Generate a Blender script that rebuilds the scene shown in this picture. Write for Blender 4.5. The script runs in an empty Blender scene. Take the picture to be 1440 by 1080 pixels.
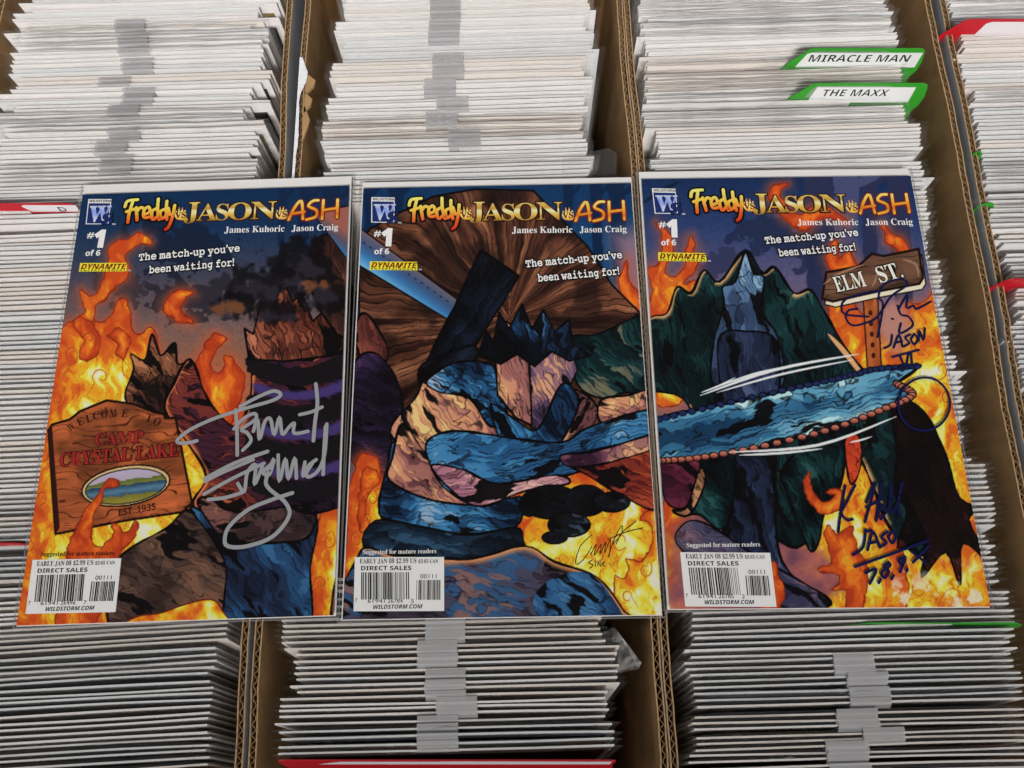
import bpy, bmesh, math, random
import numpy as np
from mathutils import Matrix, Vector, Euler

S = 0.0254                      # everything below is measured in inches, meshes are in metres
sc = bpy.context.scene
col = sc.collection

# ------------------------------------------------------------------ camera
CAM_F, CAM_H, CAM_A, CAM_R = 968.0, 15.6106, 0.27375, 0.03932
cam_d = bpy.data.cameras.new('camera')
cam_d.sensor_width = 36.0
cam_d.lens = 36.0 * CAM_F / 1440.0
cam_d.clip_start, cam_d.clip_end = 0.01, 50.0
cam = bpy.data.objects.new('camera', cam_d)
col.objects.link(cam)
cam.matrix_world = Matrix.Translation((0, 0, CAM_H * S)) @ Matrix.Rotation(CAM_A, 4, 'X') @ Matrix.Rotation(-CAM_R, 4, 'Z')
sc.camera = cam

# ------------------------------------------------------------------ world and lamps (a lit shop interior)
w = bpy.data.worlds.new('World')
sc.world = w
w.use_nodes = True
bg = w.node_tree.nodes['Background']
bg.inputs[0].default_value = (1.0, 0.985, 0.965, 1)
bg.inputs[1].default_value = 0.165


def area_lamp(name, loc, target, size, power, colour=(1, .97, .93)):
    l = bpy.data.lights.new(name, 'AREA')
    l.shape, l.size, l.size_y, l.energy, l.color = 'RECTANGLE', size[0] * S, size[1] * S, power, colour
    o = bpy.data.objects.new(name, l)
    col.objects.link(o)
    o.location = Vector(loc) * S
    d = (Vector(target) - Vector(loc)).normalized()
    o.rotation_euler = d.to_track_quat('-Z', 'Y').to_euler()
    return o


area_lamp('ceiling_tube_far', (10, 66, 66), (0, 13, 0), (60, 12), 6.0)
area_lamp('ceiling_tube_side', (-88, 26, 48), (4, 11, -2), (14, 50), 7.5)
area_lamp('ceiling_tube_side', (94, 28, 62), (0, 9, 0), (14, 50), 4.5)
near = area_lamp('ceiling_tube_near', (0, -92, 104), (0, 24, 0), (90, 20), 8.4)
near.data.spread = math.radians(25)

sc.view_settings.view_transform = 'Standard'
sc.view_settings.look = 'None'
sc.view_settings.exposure = -0.1
sc.view_settings.gamma = 1.0
sc.view_settings.use_curve_mapping = False
sc.cycles.transparent_max_bounces = 40
sc.cycles.max_bounces = 8
sc.cycles.diffuse_bounces = 4
sc.cycles.glossy_bounces = 3
sc.cycles.transmission_bounces = 4
sc.cycles.use_denoising = True


# ------------------------------------------------------------------ materials
def lin(c):
    return tuple((x / 12.92 if x <= .04045 else ((x + .055) / 1.055) ** 2.4) for x in c)


def srgb(r, g, b):
    return lin((r / 255, g / 255, b / 255))


def mat(name, rgb, rough=.6, spec=.3, noise=0, scale=300, metallic=0, bump=0, bscale=400):
    m = bpy.data.materials.new(name)
    m.use_nodes = True
    nt = m.node_tree
    p = nt.nodes['Principled BSDF']
    p.inputs['Base Color'].default_value = (*rgb, 1)
    p.inputs['Roughness'].default_value = rough
    p.inputs['Specular IOR Level'].default_value = spec
    p.inputs['Metallic'].default_value = metallic
    if noise or bump:
        tc = nt.nodes.new('ShaderNodeTexCoord')
    if noise:
        n = nt.nodes.new('ShaderNodeTexNoise')
        n.inputs['Scale'].default_value = scale
        n.inputs['Detail'].default_value = 5
        nt.links.new(tc.outputs['Object'], n.inputs['Vector'])
        r = nt.nodes.new('ShaderNodeValToRGB')
        r.color_ramp.elements[0].position, r.color_ramp.elements[1].position = .3, .7
        r.color_ramp.elements[0].color = (*[c * (1 - noise) for c in rgb], 1)
        r.color_ramp.elements[1].color = (*[min(1, c * (1 + noise)) for c in rgb], 1)
        nt.links.new(n.outputs['Fac'], r.inputs['Fac'])
        nt.links.new(r.outputs['Color'], p.inputs['Base Color'])
    if bump:
        n = nt.nodes.new('ShaderNodeTexNoise')
        n.inputs['Scale'].default_value = bscale
        n.inputs['Detail'].default_value = 4
        nt.links.new(tc.outputs['Object'], n.inputs['Vector'])
        b = nt.nodes.new('ShaderNodeBump')
        b.inputs['Strength'].default_value = bump
        b.inputs['Distance'].default_value = .001
        nt.links.new(n.outputs['Fac'], b.inputs['Height'])
        nt.links.new(b.outputs['Normal'], p.inputs['Normal'])
    return m


def film(name, clear=.93, rough=.12, tint=(1, 1, 1), bump=.5, bscale=60, stretch=(1, 1, 1), milky=.05, gloss=.1):
    """thin clear polypropylene: mostly see-through, glossy at a glance, a trace of milkiness"""
    m = bpy.data.materials.new(name)
    m.use_nodes = True
    nt = m.node_tree
    nt.nodes.clear()
    out = nt.nodes.new('ShaderNodeOutputMaterial')
    tr = nt.nodes.new('ShaderNodeBsdfTransparent')
    tr.inputs[0].default_value = (clear * tint[0], clear * tint[1], clear * tint[2], 1)
    df = nt.nodes.new('ShaderNodeBsdfDiffuse')
    df.inputs[0].default_value = (.8, .8, .82, 1)
    gl = nt.nodes.new('ShaderNodeBsdfGlossy')
    gl.inputs['Roughness'].default_value = rough
    gl.inputs['Color'].default_value = (1, 1, 1, 1)
    tc = nt.nodes.new('ShaderNodeTexCoord')
    mp = nt.nodes.new('ShaderNodeMapping')
    mp.inputs['Scale'].default_value = stretch
    n = nt.nodes.new('ShaderNodeTexNoise')
    n.inputs['Scale'].default_value = bscale
    n.inputs['Detail'].default_value = 3
    b = nt.nodes.new('ShaderNodeBump')
    b.inputs['Strength'].default_value = bump
    b.inputs['Distance'].default_value = .002
    nt.links.new(tc.outputs['Object'], mp.inputs['Vector'])
    nt.links.new(mp.outputs[0], n.inputs['Vector'])
    nt.links.new(n.outputs['Fac'], b.inputs['Height'])
    nt.links.new(b.outputs['Normal'], gl.inputs['Normal'])
    lw = nt.nodes.new('ShaderNodeFresnel')
    lw.inputs['IOR'].default_value = 1.45
    nt.links.new(b.outputs['Normal'], lw.inputs['Normal'])
    ad = nt.nodes.new('ShaderNodeMath')
    ad.operation = 'MULTIPLY'
    ad.inputs[1].default_value = gloss * 10
    ad.use_clamp = True
    nt.links.new(lw.outputs[0], ad.inputs[0])
    m1 = nt.nodes.new('ShaderNodeMixShader')
    m1.inputs[0].default_value = milky
    nt.links.new(tr.outputs[0], m1.inputs[1])
    nt.links.new(df.outputs[0], m1.inputs[2])
    m2 = nt.nodes.new('ShaderNodeMixShader')
    nt.links.new(ad.outputs[0], m2.inputs[0])
    nt.links.new(m1.outputs[0], m2.inputs[1])
    nt.links.new(gl.outputs[0], m2.inputs[2])
    nt.links.new(m2.outputs[0], out.inputs['Surface'])
    return m


M = {}
M['board'] = [mat('white_board', (.80, .775, .77), .55, .3, .03, 40),
              mat('cool_white_board', (.73, .735, .745), .5, .3, .03, 40),
              mat('cream_board', (.77, .72, .68), .55, .3, .03, 40)]
M['page'] = mat('newsprint_pages', (.55, .52, .47), .8, .1, .15, 800)
M['film'] = film('clear_film', .993, .16, bump=.2, bscale=50, stretch=(.3, 1, 1), milky=.012, gloss=.010)
M['film_crinkled'] = film('crinkled_film', .985, .10, bump=.6, bscale=90, stretch=(.4, 1, 1), milky=.025, gloss=.055)
M['top_film'] = film('display_film', .99, .10, bump=.05, bscale=20, milky=.0, gloss=.02)
M['tape'] = film('matte_tape', .955, .3, (.97, .97, .975), bump=.15, milky=.13, gloss=.03)
M['kraft'] = mat('brown_cardboard', (.40, .245, .118), .85, .1, .16, 55, bump=.15, bscale=900)
M['kraft_edge'] = mat('corrugated_edge', (.40, .26, .14), .9, .1, .25, 500)
M['flute'] = mat('corrugated_flute', (.25, .16, .085), .9, .1, .25, 500)
M['outer'] = mat('grey_cardboard_face', (.46, .465, .48), .75, .2, .08, 50)
M['torn'] = mat('torn_white_paper', (.75, .77, .80), .9, .1, .08, 300)
M['red'] = mat('red_plastic', (.52, .010, .022), .4, .4)
M['green'] = mat('green_plastic', (.035, .33, .025), .4, .4)
M['label'] = mat('label_paper', (.74, .70, .74), .6, .2)
M['label_white'] = mat('white_label_paper', (.78, .79, .80), .6, .2)
M['ink'] = mat('black_ink', (.006, .006, .007), .5, .2)
M['table'] = mat('table_surface', (.12, .11, .10), .7, .2, .1, 40)

M['film_flap'] = film('loose_film', .985, .12, bump=.35, bscale=40, milky=.02, gloss=.015)

# printing inks of the covers
K_ = .74                                            # the light the covers stand in: a paper of .85 shows 200 in the photograph


def ink(r, g, b):
    return tuple(min(.85, x / K_) for x in srgb(r, g, b))


def inkmat(name, r, g, b):
    return mat(name, ink(r, g, b), .5, .08)


M['i_white'] = inkmat('white_print', 212, 212, 216)
M['i_black'] = inkmat('black_print', 10, 9, 12)
M['i_navy'] = inkmat('navy_print', 24, 40, 96)
M['i_yellow'] = inkmat('yellow_print', 222, 200, 50)
M['i_darkred'] = inkmat('dark_red_print', 110, 14, 18)
M['i_marker'] = inkmat('blue_black_marker', 14, 18, 58)
M['i_signred'] = inkmat('sign_red_print', 148, 36, 34)
M['i_signdark'] = inkmat('sign_dark_print', 48, 20, 14)
M['i_cream'] = inkmat('cream_print', 226, 214, 196)
M['i_silver'] = mat('silver_marker', ink(150, 152, 156), .35, .6, metallic=.25)
M['i_pencil'] = inkmat('dark_brown_print', 62, 30, 14)


def grad_mat(name, stops, noise=.0):
    m = bpy.data.materials.new(name)
    m.use_nodes = True
    nt = m.node_tree
    p = nt.nodes['Principled BSDF']
    p.inputs['Roughness'].default_value = .5
    p.inputs['Specular IOR Level'].default_value = .08
    tc = nt.nodes.new('ShaderNodeTexCoord')
    sp = nt.nodes.new('ShaderNodeSeparateXYZ')
    nt.links.new(tc.outputs['Generated'], sp.inputs[0])
    src = sp.outputs['Y']
    if noise:
        n = nt.nodes.new('ShaderNodeTexNoise')
        n.inputs['Scale'].default_value = 9
        nt.links.new(tc.outputs['Generated'], n.inputs['Vector'])
        a = nt.nodes.new('ShaderNodeMath')
        a.operation = 'MULTIPLY_ADD'
        a.inputs[1].default_value = noise
        nt.links.new(n.outputs['Fac'], a.inputs[0])
        nt.links.new(src, a.inputs[2])
        s2 = nt.nodes.new('ShaderNodeMath')
        s2.operation = 'SUBTRACT'
        s2.inputs[1].default_value = noise * .5
        nt.links.new(a.outputs[0], s2.inputs[0])
        src = s2.outputs[0]
    r = nt.nodes.new('ShaderNodeValToRGB')
    els = r.color_ramp.elements
    while len(els) < len(stops):
        els.new(.5)
    for e, (pos, c) in zip(els, stops):
        e.position = pos
        e.color = (*ink(*c), 1)
    nt.links.new(src, r.inputs['Fac'])
    nt.links.new(r.outputs['Color'], p.inputs['Base Color'])
    return m


M['i_gold'] = grad_mat('gold_print', [(0, (120, 88, 34)), (.35, (196, 160, 70)), (.55, (236, 222, 160)), (.7, (170, 130, 52)), (1, (214, 190, 110))], .25)
M['i_brush'] = grad_mat('fire_print', [(0, (178, 34, 18)), (.38, (220, 96, 38)), (.6, (236, 170, 60)), (1, (240, 214, 110))], .2)
M['i_amber'] = grad_mat('amber_print', [(0, (226, 172, 66)), (.3, (190, 100, 30)), (.6, (224, 150, 48)), (1, (240, 205, 110))], .35)
M['i_ember'] = grad_mat('ember_print', [(0, (214, 150, 50)), (.5, (240, 214, 120)), (1, (210, 110, 40))], .4)
M['i_blueglow'] = grad_mat('pale_blue_print', [(0, (225, 228, 240)), (.5, (120, 140, 200)), (1, (220, 226, 242))], .5)

# ------------------------------------------------------------------ helpers


def tag(o, label=None, cat=None, group=None, kind=None):
    if label: o['label'] = label
    if cat: o['category'] = cat
    if group: o['group'] = group
    if kind: o['kind'] = kind
    return o


def empty(name, loc=(0, 0, 0), rot=(0, 0, 0)):
    o = bpy.data.objects.new(name, None)
    o.empty_display_size = .02
    col.objects.link(o)
    o.location = Vector(loc) * S
    o.rotation_euler = rot
    return o


def link(name, me, parent=None):
    o = bpy.data.objects.new(name, me)
    col.objects.link(o)
    if parent: o.parent = parent
    return o


class MB:
    def __init__(self):
        self.v, self.f, self.m = [], [], []

    def quad(self, a, b, c, d, mi=0):
        n = len(self.v)
        self.v += [a, b, c, d]
        self.f.append((n, n + 1, n + 2, n + 3))
        self.m.append(mi)

    def poly(self, pts, mi=0):
        n = len(self.v)
        self.v += list(pts)
        self.f.append(tuple(range(n, n + len(pts))))
        self.m.append(mi)

    def box(self, x0, x1, y0, y1, z0, z1, mi=0):
        n = len(self.v)
        self.v += [(x, y, z) for z in (z0, z1) for y in (y0, y1) for x in (x0, x1)]
        for f in ((0, 2, 3, 1), (4, 5, 7, 6), (0, 1, 5, 4), (2, 6, 7, 3), (0, 4, 6, 2), (1, 3, 7, 5)):
            self.f.append(tuple(n + i for i in f))
            self.m.append(mi)

    def slab(self, outline, z0, z1, mi=0):
        """closed prism from a convex or mildly concave outline in xy"""
        k, n = len(outline), len(self.v)
        self.v += [(x, y, z0) for x, y in outline] + [(x, y, z1) for x, y in outline]
        self.f.append(tuple(n + i for i in range(k))[::-1]); self.m.append(mi)
        self.f.append(tuple(n + k + i for i in range(k))); self.m.append(mi)
        for i in range(k):
            j = (i + 1) % k
            self.f.append((n + i, n + j, n + k + j, n + k + i)); self.m.append(mi)

    def build(self, name, mats, parent=None, smooth=False):
        me = self.mesh(name, mats, smooth)
        return link(name, me, parent)

    def mesh(self, name, mats, smooth=False):
        me = bpy.data.meshes.new(name)
        me.from_pydata([(a * S, b * S, c * S) for a, b, c in self.v], [], self.f)
        for m in (mats if isinstance(mats, (list, tuple)) else [mats]):
            me.materials.append(m)
        me.polygons.foreach_set('material_index', self.m)
        if smooth:
            me.polygons.foreach_set('use_smooth', [True] * len(self.f))
        me.update()
        return me


def catmull(pts, n=6, closed=False):
    P = np.array(pts, float)
    k = len(P)
    out = []
    rng = range(k if closed else k - 1)
    for i in rng:
        if closed:
            p0, p1, p2, p3 = P[(i - 1) % k], P[i], P[(i + 1) % k], P[(i + 2) % k]
        else:
            p0, p1, p2, p3 = P[max(i - 1, 0)], P[i], P[i + 1], P[min(i + 2, k - 1)]
        for t in np.arange(n) / n:
            out.append(.5 * ((2 * p1) + (-p0 + p2) * t + (2 * p0 - 5 * p1 + 4 * p2 - p3) * t * t + (-p0 + 3 * p1 - 3 * p2 + p3) * t ** 3))
    if not closed:
        out.append(P[-1])
    return np.array(out)


# ------------------------------------------------------------------ the plane the displayed comics lie in
POSE = [(-7.44773, 4.69201, -0.00612), (-0.30699, 4.49629, -0.02216), (6.79221, 4.42063, -0.03014)]


def project(P):
    d = P - np.array([0, 0, CAM_H])
    X = d[..., 0]
    Y = d[..., 1] * math.cos(CAM_A) + d[..., 2] * math.sin(CAM_A)
    Z = d[..., 1] * math.sin(CAM_A) - d[..., 2] * math.cos(CAM_A)
    c, s = math.cos(CAM_R), math.sin(CAM_R)
    X, Y = c * X - s * Y, s * X + c * Y
    return 720 + CAM_F * X / Z, 540 - CAM_F * Y / Z


def ground(u, v, z=0.0):
    """where a line of sight of the survey photograph meets the level z (inches)"""
    x, y = (u - 720) / CAM_F, -(v - 540) / CAM_F
    c, s = math.cos(-CAM_R), math.sin(-CAM_R)
    x, y = c * x - s * y, s * x + c * y
    d = np.array([x, y * math.cos(CAM_A) + math.sin(CAM_A), y * math.sin(CAM_A) - math.cos(CAM_A)])
    return (np.array([0, 0, CAM_H]) + d * ((z - CAM_H) / d[2]))[:2]


def local(i, u, v):
    x0, y0, t = POSE[i]
    q = ground(u, v) - (x0, y0)
    return np.array([math.cos(t) * q[0] + math.sin(t) * q[1], -math.sin(t) * q[0] + math.cos(t) * q[1]])


# ------------------------------------------------------------------ painting of the printed covers
def hash01(ix, iy, seed):
    h = (ix.astype(np.int64) * 374761393 + iy.astype(np.int64) * 668265263 + seed * 1442695041) & 0xFFFFFFFF
    h = ((h ^ (h >> 13)) * 1274126177) & 0xFFFFFFFF
    return ((h ^ (h >> 16)) & 0xFFFF) / 65535.0


def vnoise(x, y, seed=0):
    ix, iy = np.floor(x), np.floor(y)
    fx, fy = x - ix, y - iy
    fx, fy = fx * fx * (3 - 2 * fx), fy * fy * (3 - 2 * fy)
    a, b = hash01(ix, iy, seed), hash01(ix + 1, iy, seed)
    c, d = hash01(ix, iy + 1, seed), hash01(ix + 1, iy + 1, seed)
    return (a * (1 - fx) + b * fx) * (1 - fy) + (c * (1 - fx) + d * fx) * fy


def fbm(x, y, seed=0, o=4):
    t, amp, tot = 0, 1.0, 0
    for k in range(o):
        t = t + amp * vnoise(x, y, seed + 17 * k)
        tot += amp
        x, y, amp = x * 2.03 + 5.1, y * 2.03 + 9.7, amp * .5
    return t / tot


def sstep(a, b, x):
    t = np.clip((x - a) / (b - a), 0, 1)
    return t * t * (3 - 2 * t)


def rgb(c):
    return np.array(c, float) / 255


def ramp(t, stops):
    t = np.clip(t, 0, 1)
    xs = [s[0] for s in stops]
    return np.stack([np.interp(t, xs, [s[1][k] / 255 for s in stops]) for k in range(3)], -1)


FIRE = [(0, (186, 78, 36)), (.3, (204, 108, 42)), (.52, (218, 154, 42)), (.74, (226, 194, 58)), (.92, (234, 220, 130)), (1, (240, 234, 195))]
BLAZE = [(0, (172, 66, 34)), (.4, (206, 100, 40)), (.75, (224, 144, 44)), (1, (232, 188, 60))]


class Paint:
    def __init__(self, U, V):
        self.U, self.V = U, V
        self.C = np.zeros(U.shape + (3,))

    def win(self, lo, hi, pad):
        m = (self.U > lo[0] - pad) & (self.U < hi[0] + pad) & (self.V > lo[1] - pad) & (self.V < hi[1] + pad)
        r, c = np.where(m.any(1))[0], np.where(m.any(0))[0]
        if len(r) == 0 or len(c) == 0:
            return None
        return slice(r[0], r[-1] + 1), slice(c[0], c[-1] + 1)

    def sdf(self, pts, pad=6, rough=0, rs=6, seed=3):
        P = np.array(pts, float)
        w_ = self.win(P.min(0), P.max(0), pad)
        if w_ is None:
            return None, None
        U, V = self.U[w_], self.V[w_]
        if rough:
            U = U + rough * (fbm(U / rs, V / rs, seed) - .5) * 2
            V = V + rough * (fbm(U / rs, V / rs, seed + 50) - .5) * 2
        d2 = np.full(U.shape, 1e12)
        ins = np.zeros(U.shape, bool)
        for i in range(len(P)):
            a, b = P[i], P[(i + 1) % len(P)]
            e = b - a
            L = e @ e + 1e-9
            t = np.clip(((U - a[0]) * e[0] + (V - a[1]) * e[1]) / L, 0, 1)
            d2 = np.minimum(d2, (U - a[0] - t * e[0]) ** 2 + (V - a[1] - t * e[1]) ** 2)
            if a[1] != b[1]:
                cr = ((a[1] <= V) != (b[1] <= V)) & (U < (b[0] - a[0]) * (V - a[1]) / (b[1] - a[1]) + a[0])
                ins ^= cr
        return w_, np.where(ins, 1, -1) * np.sqrt(d2)

    def mix(self, w_, a, c):
        if callable(c):
            c = c(self.U[w_], self.V[w_])
        a = np.clip(a, 0, 1)[..., None]
        self.C[w_] = self.C[w_] * (1 - a) + np.asarray(c) * a

    def fill(self, pts, c, smooth=0, soft=.7, line=0, lc=(14, 10, 12), rough=0, rs=6, seed=3, glow=None):
        if smooth:
            pts = catmull(pts, smooth, True)
        w_, d = self.sdf(pts, 6 + (glow[0] if glow else 0), rough, rs, seed)
        if w_ is None:
            return None, None
        if glow:
            self.mix(w_, np.clip(1 + d / glow[0], 0, 1) ** 2 * glow[2] * (d < 0), rgb(glow[1]))
        self.mix(w_, sstep(-soft, soft, d), c if callable(c) else rgb(c))
        if line:
            self.mix(w_, sstep(line / 2 + .6, line / 2 - .4, np.abs(d)), rgb(lc))
        return w_, d

    def stroke(self, pts, wd, c, smooth=5, taper=True, alpha=1.0):
        P = catmull(pts, smooth) if smooth and len(pts) > 2 else np.array(pts, float)
        w_ = self.win(P.min(0), P.max(0), wd + 3)
        if w_ is None:
            return
        U, V = self.U[w_], self.V[w_]
        best = np.full(U.shape, -1e9)
        n = len(P) - 1
        for i in range(n):
            a, b = P[i], P[i + 1]
            e = b - a
            t = np.clip(((U - a[0]) * e[0] + (V - a[1]) * e[1]) / (e @ e + 1e-9), 0, 1)
            d = np.hypot(U - a[0] - t * e[0], V - a[1] - t * e[1])
            s = (i + t) / n
            r = wd / 2 * (np.sin(np.pi * np.clip(s, .03, .97)) ** .6 if taper else 1)
            best = np.maximum(best, r - d)
        self.mix(w_, sstep(-.7, .6, best) * alpha, rgb(c))

    def flame(self, pts, stops=FIRE, depth=26, seed=1, glow=True, smooth=6, line=1.6, hot=0.0):
        pts = catmull(pts, smooth, True)

        def c(U, V):
            return 0
        w_, d = self.sdf(pts, 22, 5.5, 15, seed + 200)
        if w_ is None:
            return
        U, V = self.U[w_], self.V[w_]
        if glow:
            self.mix(w_, np.clip(1 + d / 20, 0, 1) ** 2 * .55 * (d < 0), rgb((196, 96, 60)))
        wu = (fbm(U / 24, V / 24, seed + 5, 2) - .5) * 30
        n = fbm((U + wu) / 13, (V + wu * .6) / 24, seed, 5)
        t = np.clip(d / depth, 0, 1) * .60 + (n - .5) * 1.45 + .07 + hot
        self.mix(w_, sstep(-.6, .6, d), ramp(t, stops))
        for lv in (.36, .66):
            self.mix(w_, (d > 2) * sstep(.030, .008, np.abs(t - lv)) * .45, rgb((158, 66, 28)))
        self.mix(w_, sstep(line / 2 + .6, line / 2 - .3, np.abs(d)) * .85, rgb((128, 44, 22)))

    def crag(self, pts, pal, cell=(26, 12), ang=0.0, smooth=5, line=3.0, hatch=.5, seed=5, inkw=1.4, rim=None, light=None, soft=.55):
        """a mass of drawn rock or cloth: facets between ink lines, hatching, a dark outline and a lit rim"""
        pts = catmull(pts, smooth, True) if smooth else np.array(pts, float)
        w_, d = self.sdf(pts, 8)
        if w_ is None:
            return
        U, V = self.U[w_], self.V[w_]
        m = sstep(-.6, .6, d)
        ca, sa = math.cos(ang), math.sin(ang)
        wx = (fbm(U / 30, V / 30, seed + 5) - .5) * 34
        wy = (fbm(U / 30, V / 30, seed + 9) - .5) * 34
        x = ((U + wx) * ca + (V + wy) * sa) / cell[0]
        y = (-(U + wx) * sa + (V + wy) * ca) / cell[1]
        ix, iy = np.floor(x), np.floor(y)
        f1 = np.full(U.shape, 9.0); f2 = f1.copy(); cid = np.zeros(U.shape); gy = np.zeros(U.shape)
        for dx in (-1, 0, 1):
            for dy in (-1, 0, 1):
                jx, jy = ix + dx, iy + dy
                px_, py_ = jx + hash01(jx, jy, seed), jy + hash01(jx, jy, seed + 31)
                dd = np.hypot(x - px_, y - py_)
                near = dd < f1
                f2 = np.where(near, f1, np.minimum(f2, dd))
                cid = np.where(near, hash01(jx, jy, seed + 77), cid)
                gy = np.where(near, y - py_, gy)
                f1 = np.where(near, dd, f1)
        big = fbm(U / 55, V / 55, seed + 3, 3)
        t = np.clip(big * 1.5 - .25 + (cid - .5) * .24 + gy * .30, 0, 1)
        if light is not None:                       # drawn light-to-dark modelling across the mass
            t = np.clip(t * .55 + light(U, V) * .55, 0, 1)
        q = t * 4.2 + (fbm(U / 9, V / 9, seed + 2, 2) - .5) * .22
        fr = q - np.floor(q)
        tq = np.clip((np.floor(q) + sstep(.36, .64, fr)) / 4.2 - .04, 0, 1)
        c = ramp(tq * .72 + t * .28, pal)
        self.mix(w_, m, c)
        # contour strokes along the steps of the shading
        gate0 = fbm(U / 22, V / 22, seed + 33, 2)
        self.mix(w_, m * sstep(.13, .03, np.abs(fr - .5)) * sstep(.47, .58, gate0) * .8 * hatch, rgb((12, 9, 12)))
        # hatching in ink, following the cells' length
        hx = -(U + wx * .6) * sa + (V + wy * .6) * ca
        hl = (U + wx * .6) * ca + (V + wy * .6) * sa
        ln = np.abs(((hx / 5.2) % 1) - .5) * 2
        gate = fbm(hl / 40, hx / 7, seed + 21, 2)
        self.mix(w_, m * sstep(.72, .95, ln) * sstep(.46, .60, gate) * hatch * 1.15, rgb((12, 9, 12)))
        edge = (f2 - f1) * min(cell)
        var = .35 + 1.3 * vnoise(U / 15, V / 15, seed + 40)
        self.mix(w_, m * sstep(inkw * var, inkw * var * .35, edge) * .55 * sstep(.52, .66, fbm(U / 28, V / 28, seed + 44, 2)), rgb((12, 9, 12)))
        # solid blacks
        blk = fbm(hl / 60, hx / 16, seed + 61, 3)
        self.mix(w_, m * sstep(.655, .69, blk) * .92, rgb((11, 9, 12)))
        if rim:
            nrm = vnoise(U / 26, V / 26, seed + 90)
            gyy, gxx = np.gradient(d)
            lit = np.clip((gxx * rim[1][0] + gyy * rim[1][1]) / (np.hypot(gxx, gyy) + 1e-6), 0, 1)
            self.mix(w_, m * sstep(rim[2] * (.5 + nrm), 1.0, d) * sstep(.25, .6, lit), rgb(rim[0]))
        if line:
            lw = line * (.45 + .9 * vnoise(U / 18, V / 18, seed + 12))
            self.mix(w_, sstep(lw / 2 + .6, lw / 2 - .4, np.abs(d)), rgb((10, 8, 10)))


def curls(p, spots, seed=3):
    r = random.Random(seed)
    for x, y, sz in spots:
        a0, sg = r.uniform(0, 6.28), r.choice((-1, 1))
        pts = [(x + sz * (1 - t * .75) * math.cos(a0 + sg * t * 6.2) + t * sz * .4, y + sz * (1 - t * .75) * math.sin(a0 + sg * t * 6.2) * 1.2) for t in np.linspace(0, 1, 9)]
        pts = [(pts[0][0] - sg * sz * .9, pts[0][1] + sz * 1.4), *pts]
        p.stroke(pts, 1.5, (146, 56, 26), 5, True, .8)
        p.stroke([(a + 1.6, b + 1.2) for a, b in pts], 2.6, (228, 150, 60), 5, True, .35)


def lerp_v(V, a, b):
    return np.clip((V - a) / (b - a), 0, 1)


def trees(p, cx, cy, rx, ry, c, seed, dens=.5, soft=.03):
    w_ = p.win((cx - rx, cy - ry), (cx + rx, cy + ry), 2)
    U, V = p.U[w_], p.V[w_]
    r = np.hypot((U - cx) / rx, (V - cy) / ry)
    n = fbm(U / 16, V / 16, seed, 5)
    a = sstep(dens - soft, dens + soft, n * 1.1 - (r - .45) * .75)
    p.mix(w_, a * .8, rgb(c))


def trunks(p, xs, top, bot, c, seed):
    for k, (x, wd, lean) in enumerate(xs):
        p.fill([(x - wd, top), (x + wd, top), (x + wd * .8 + lean, bot), (x - wd * .8 + lean, bot)], c, soft=1.5, rough=3, rs=14, seed=seed + k)
        p.stroke([(x, top + 30), (x + wd * 2.2, top + 10), (x + wd * 3.4, top - 12)], wd * .8, c)


def wood(p, pts, base, dark, light, seed, ang=-.09, line=3.0):
    w_, d = p.sdf(pts, 8)
    U, V = p.U[w_], p.V[w_]
    y = V - U * math.tan(ang)
    n = fbm(U / 60, y / 9, seed, 3)
    g = np.abs((((y + 30 * fbm(U / 45, y / 20, seed + 3, 2)) / 8.5) % 1) - .5) * 2
    c = rgb(base) * (.82 + .55 * n[..., None])
    c = c * (1 - .25 * sstep(.4, .7, fbm(U / 30, V / 30, seed + 8))[..., None]) + .0
    m = sstep(-.6, .6, d)
    p.mix(w_, m, c)
    p.mix(w_, m * sstep(.80, .95, g) * sstep(.35, .5, fbm(U / 25, V / 10, seed + 4, 2)) * .8, rgb(dark))
    p.mix(w_, sstep(2.2, 1.2, np.abs(d)), rgb((30, 12, 8)))


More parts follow.
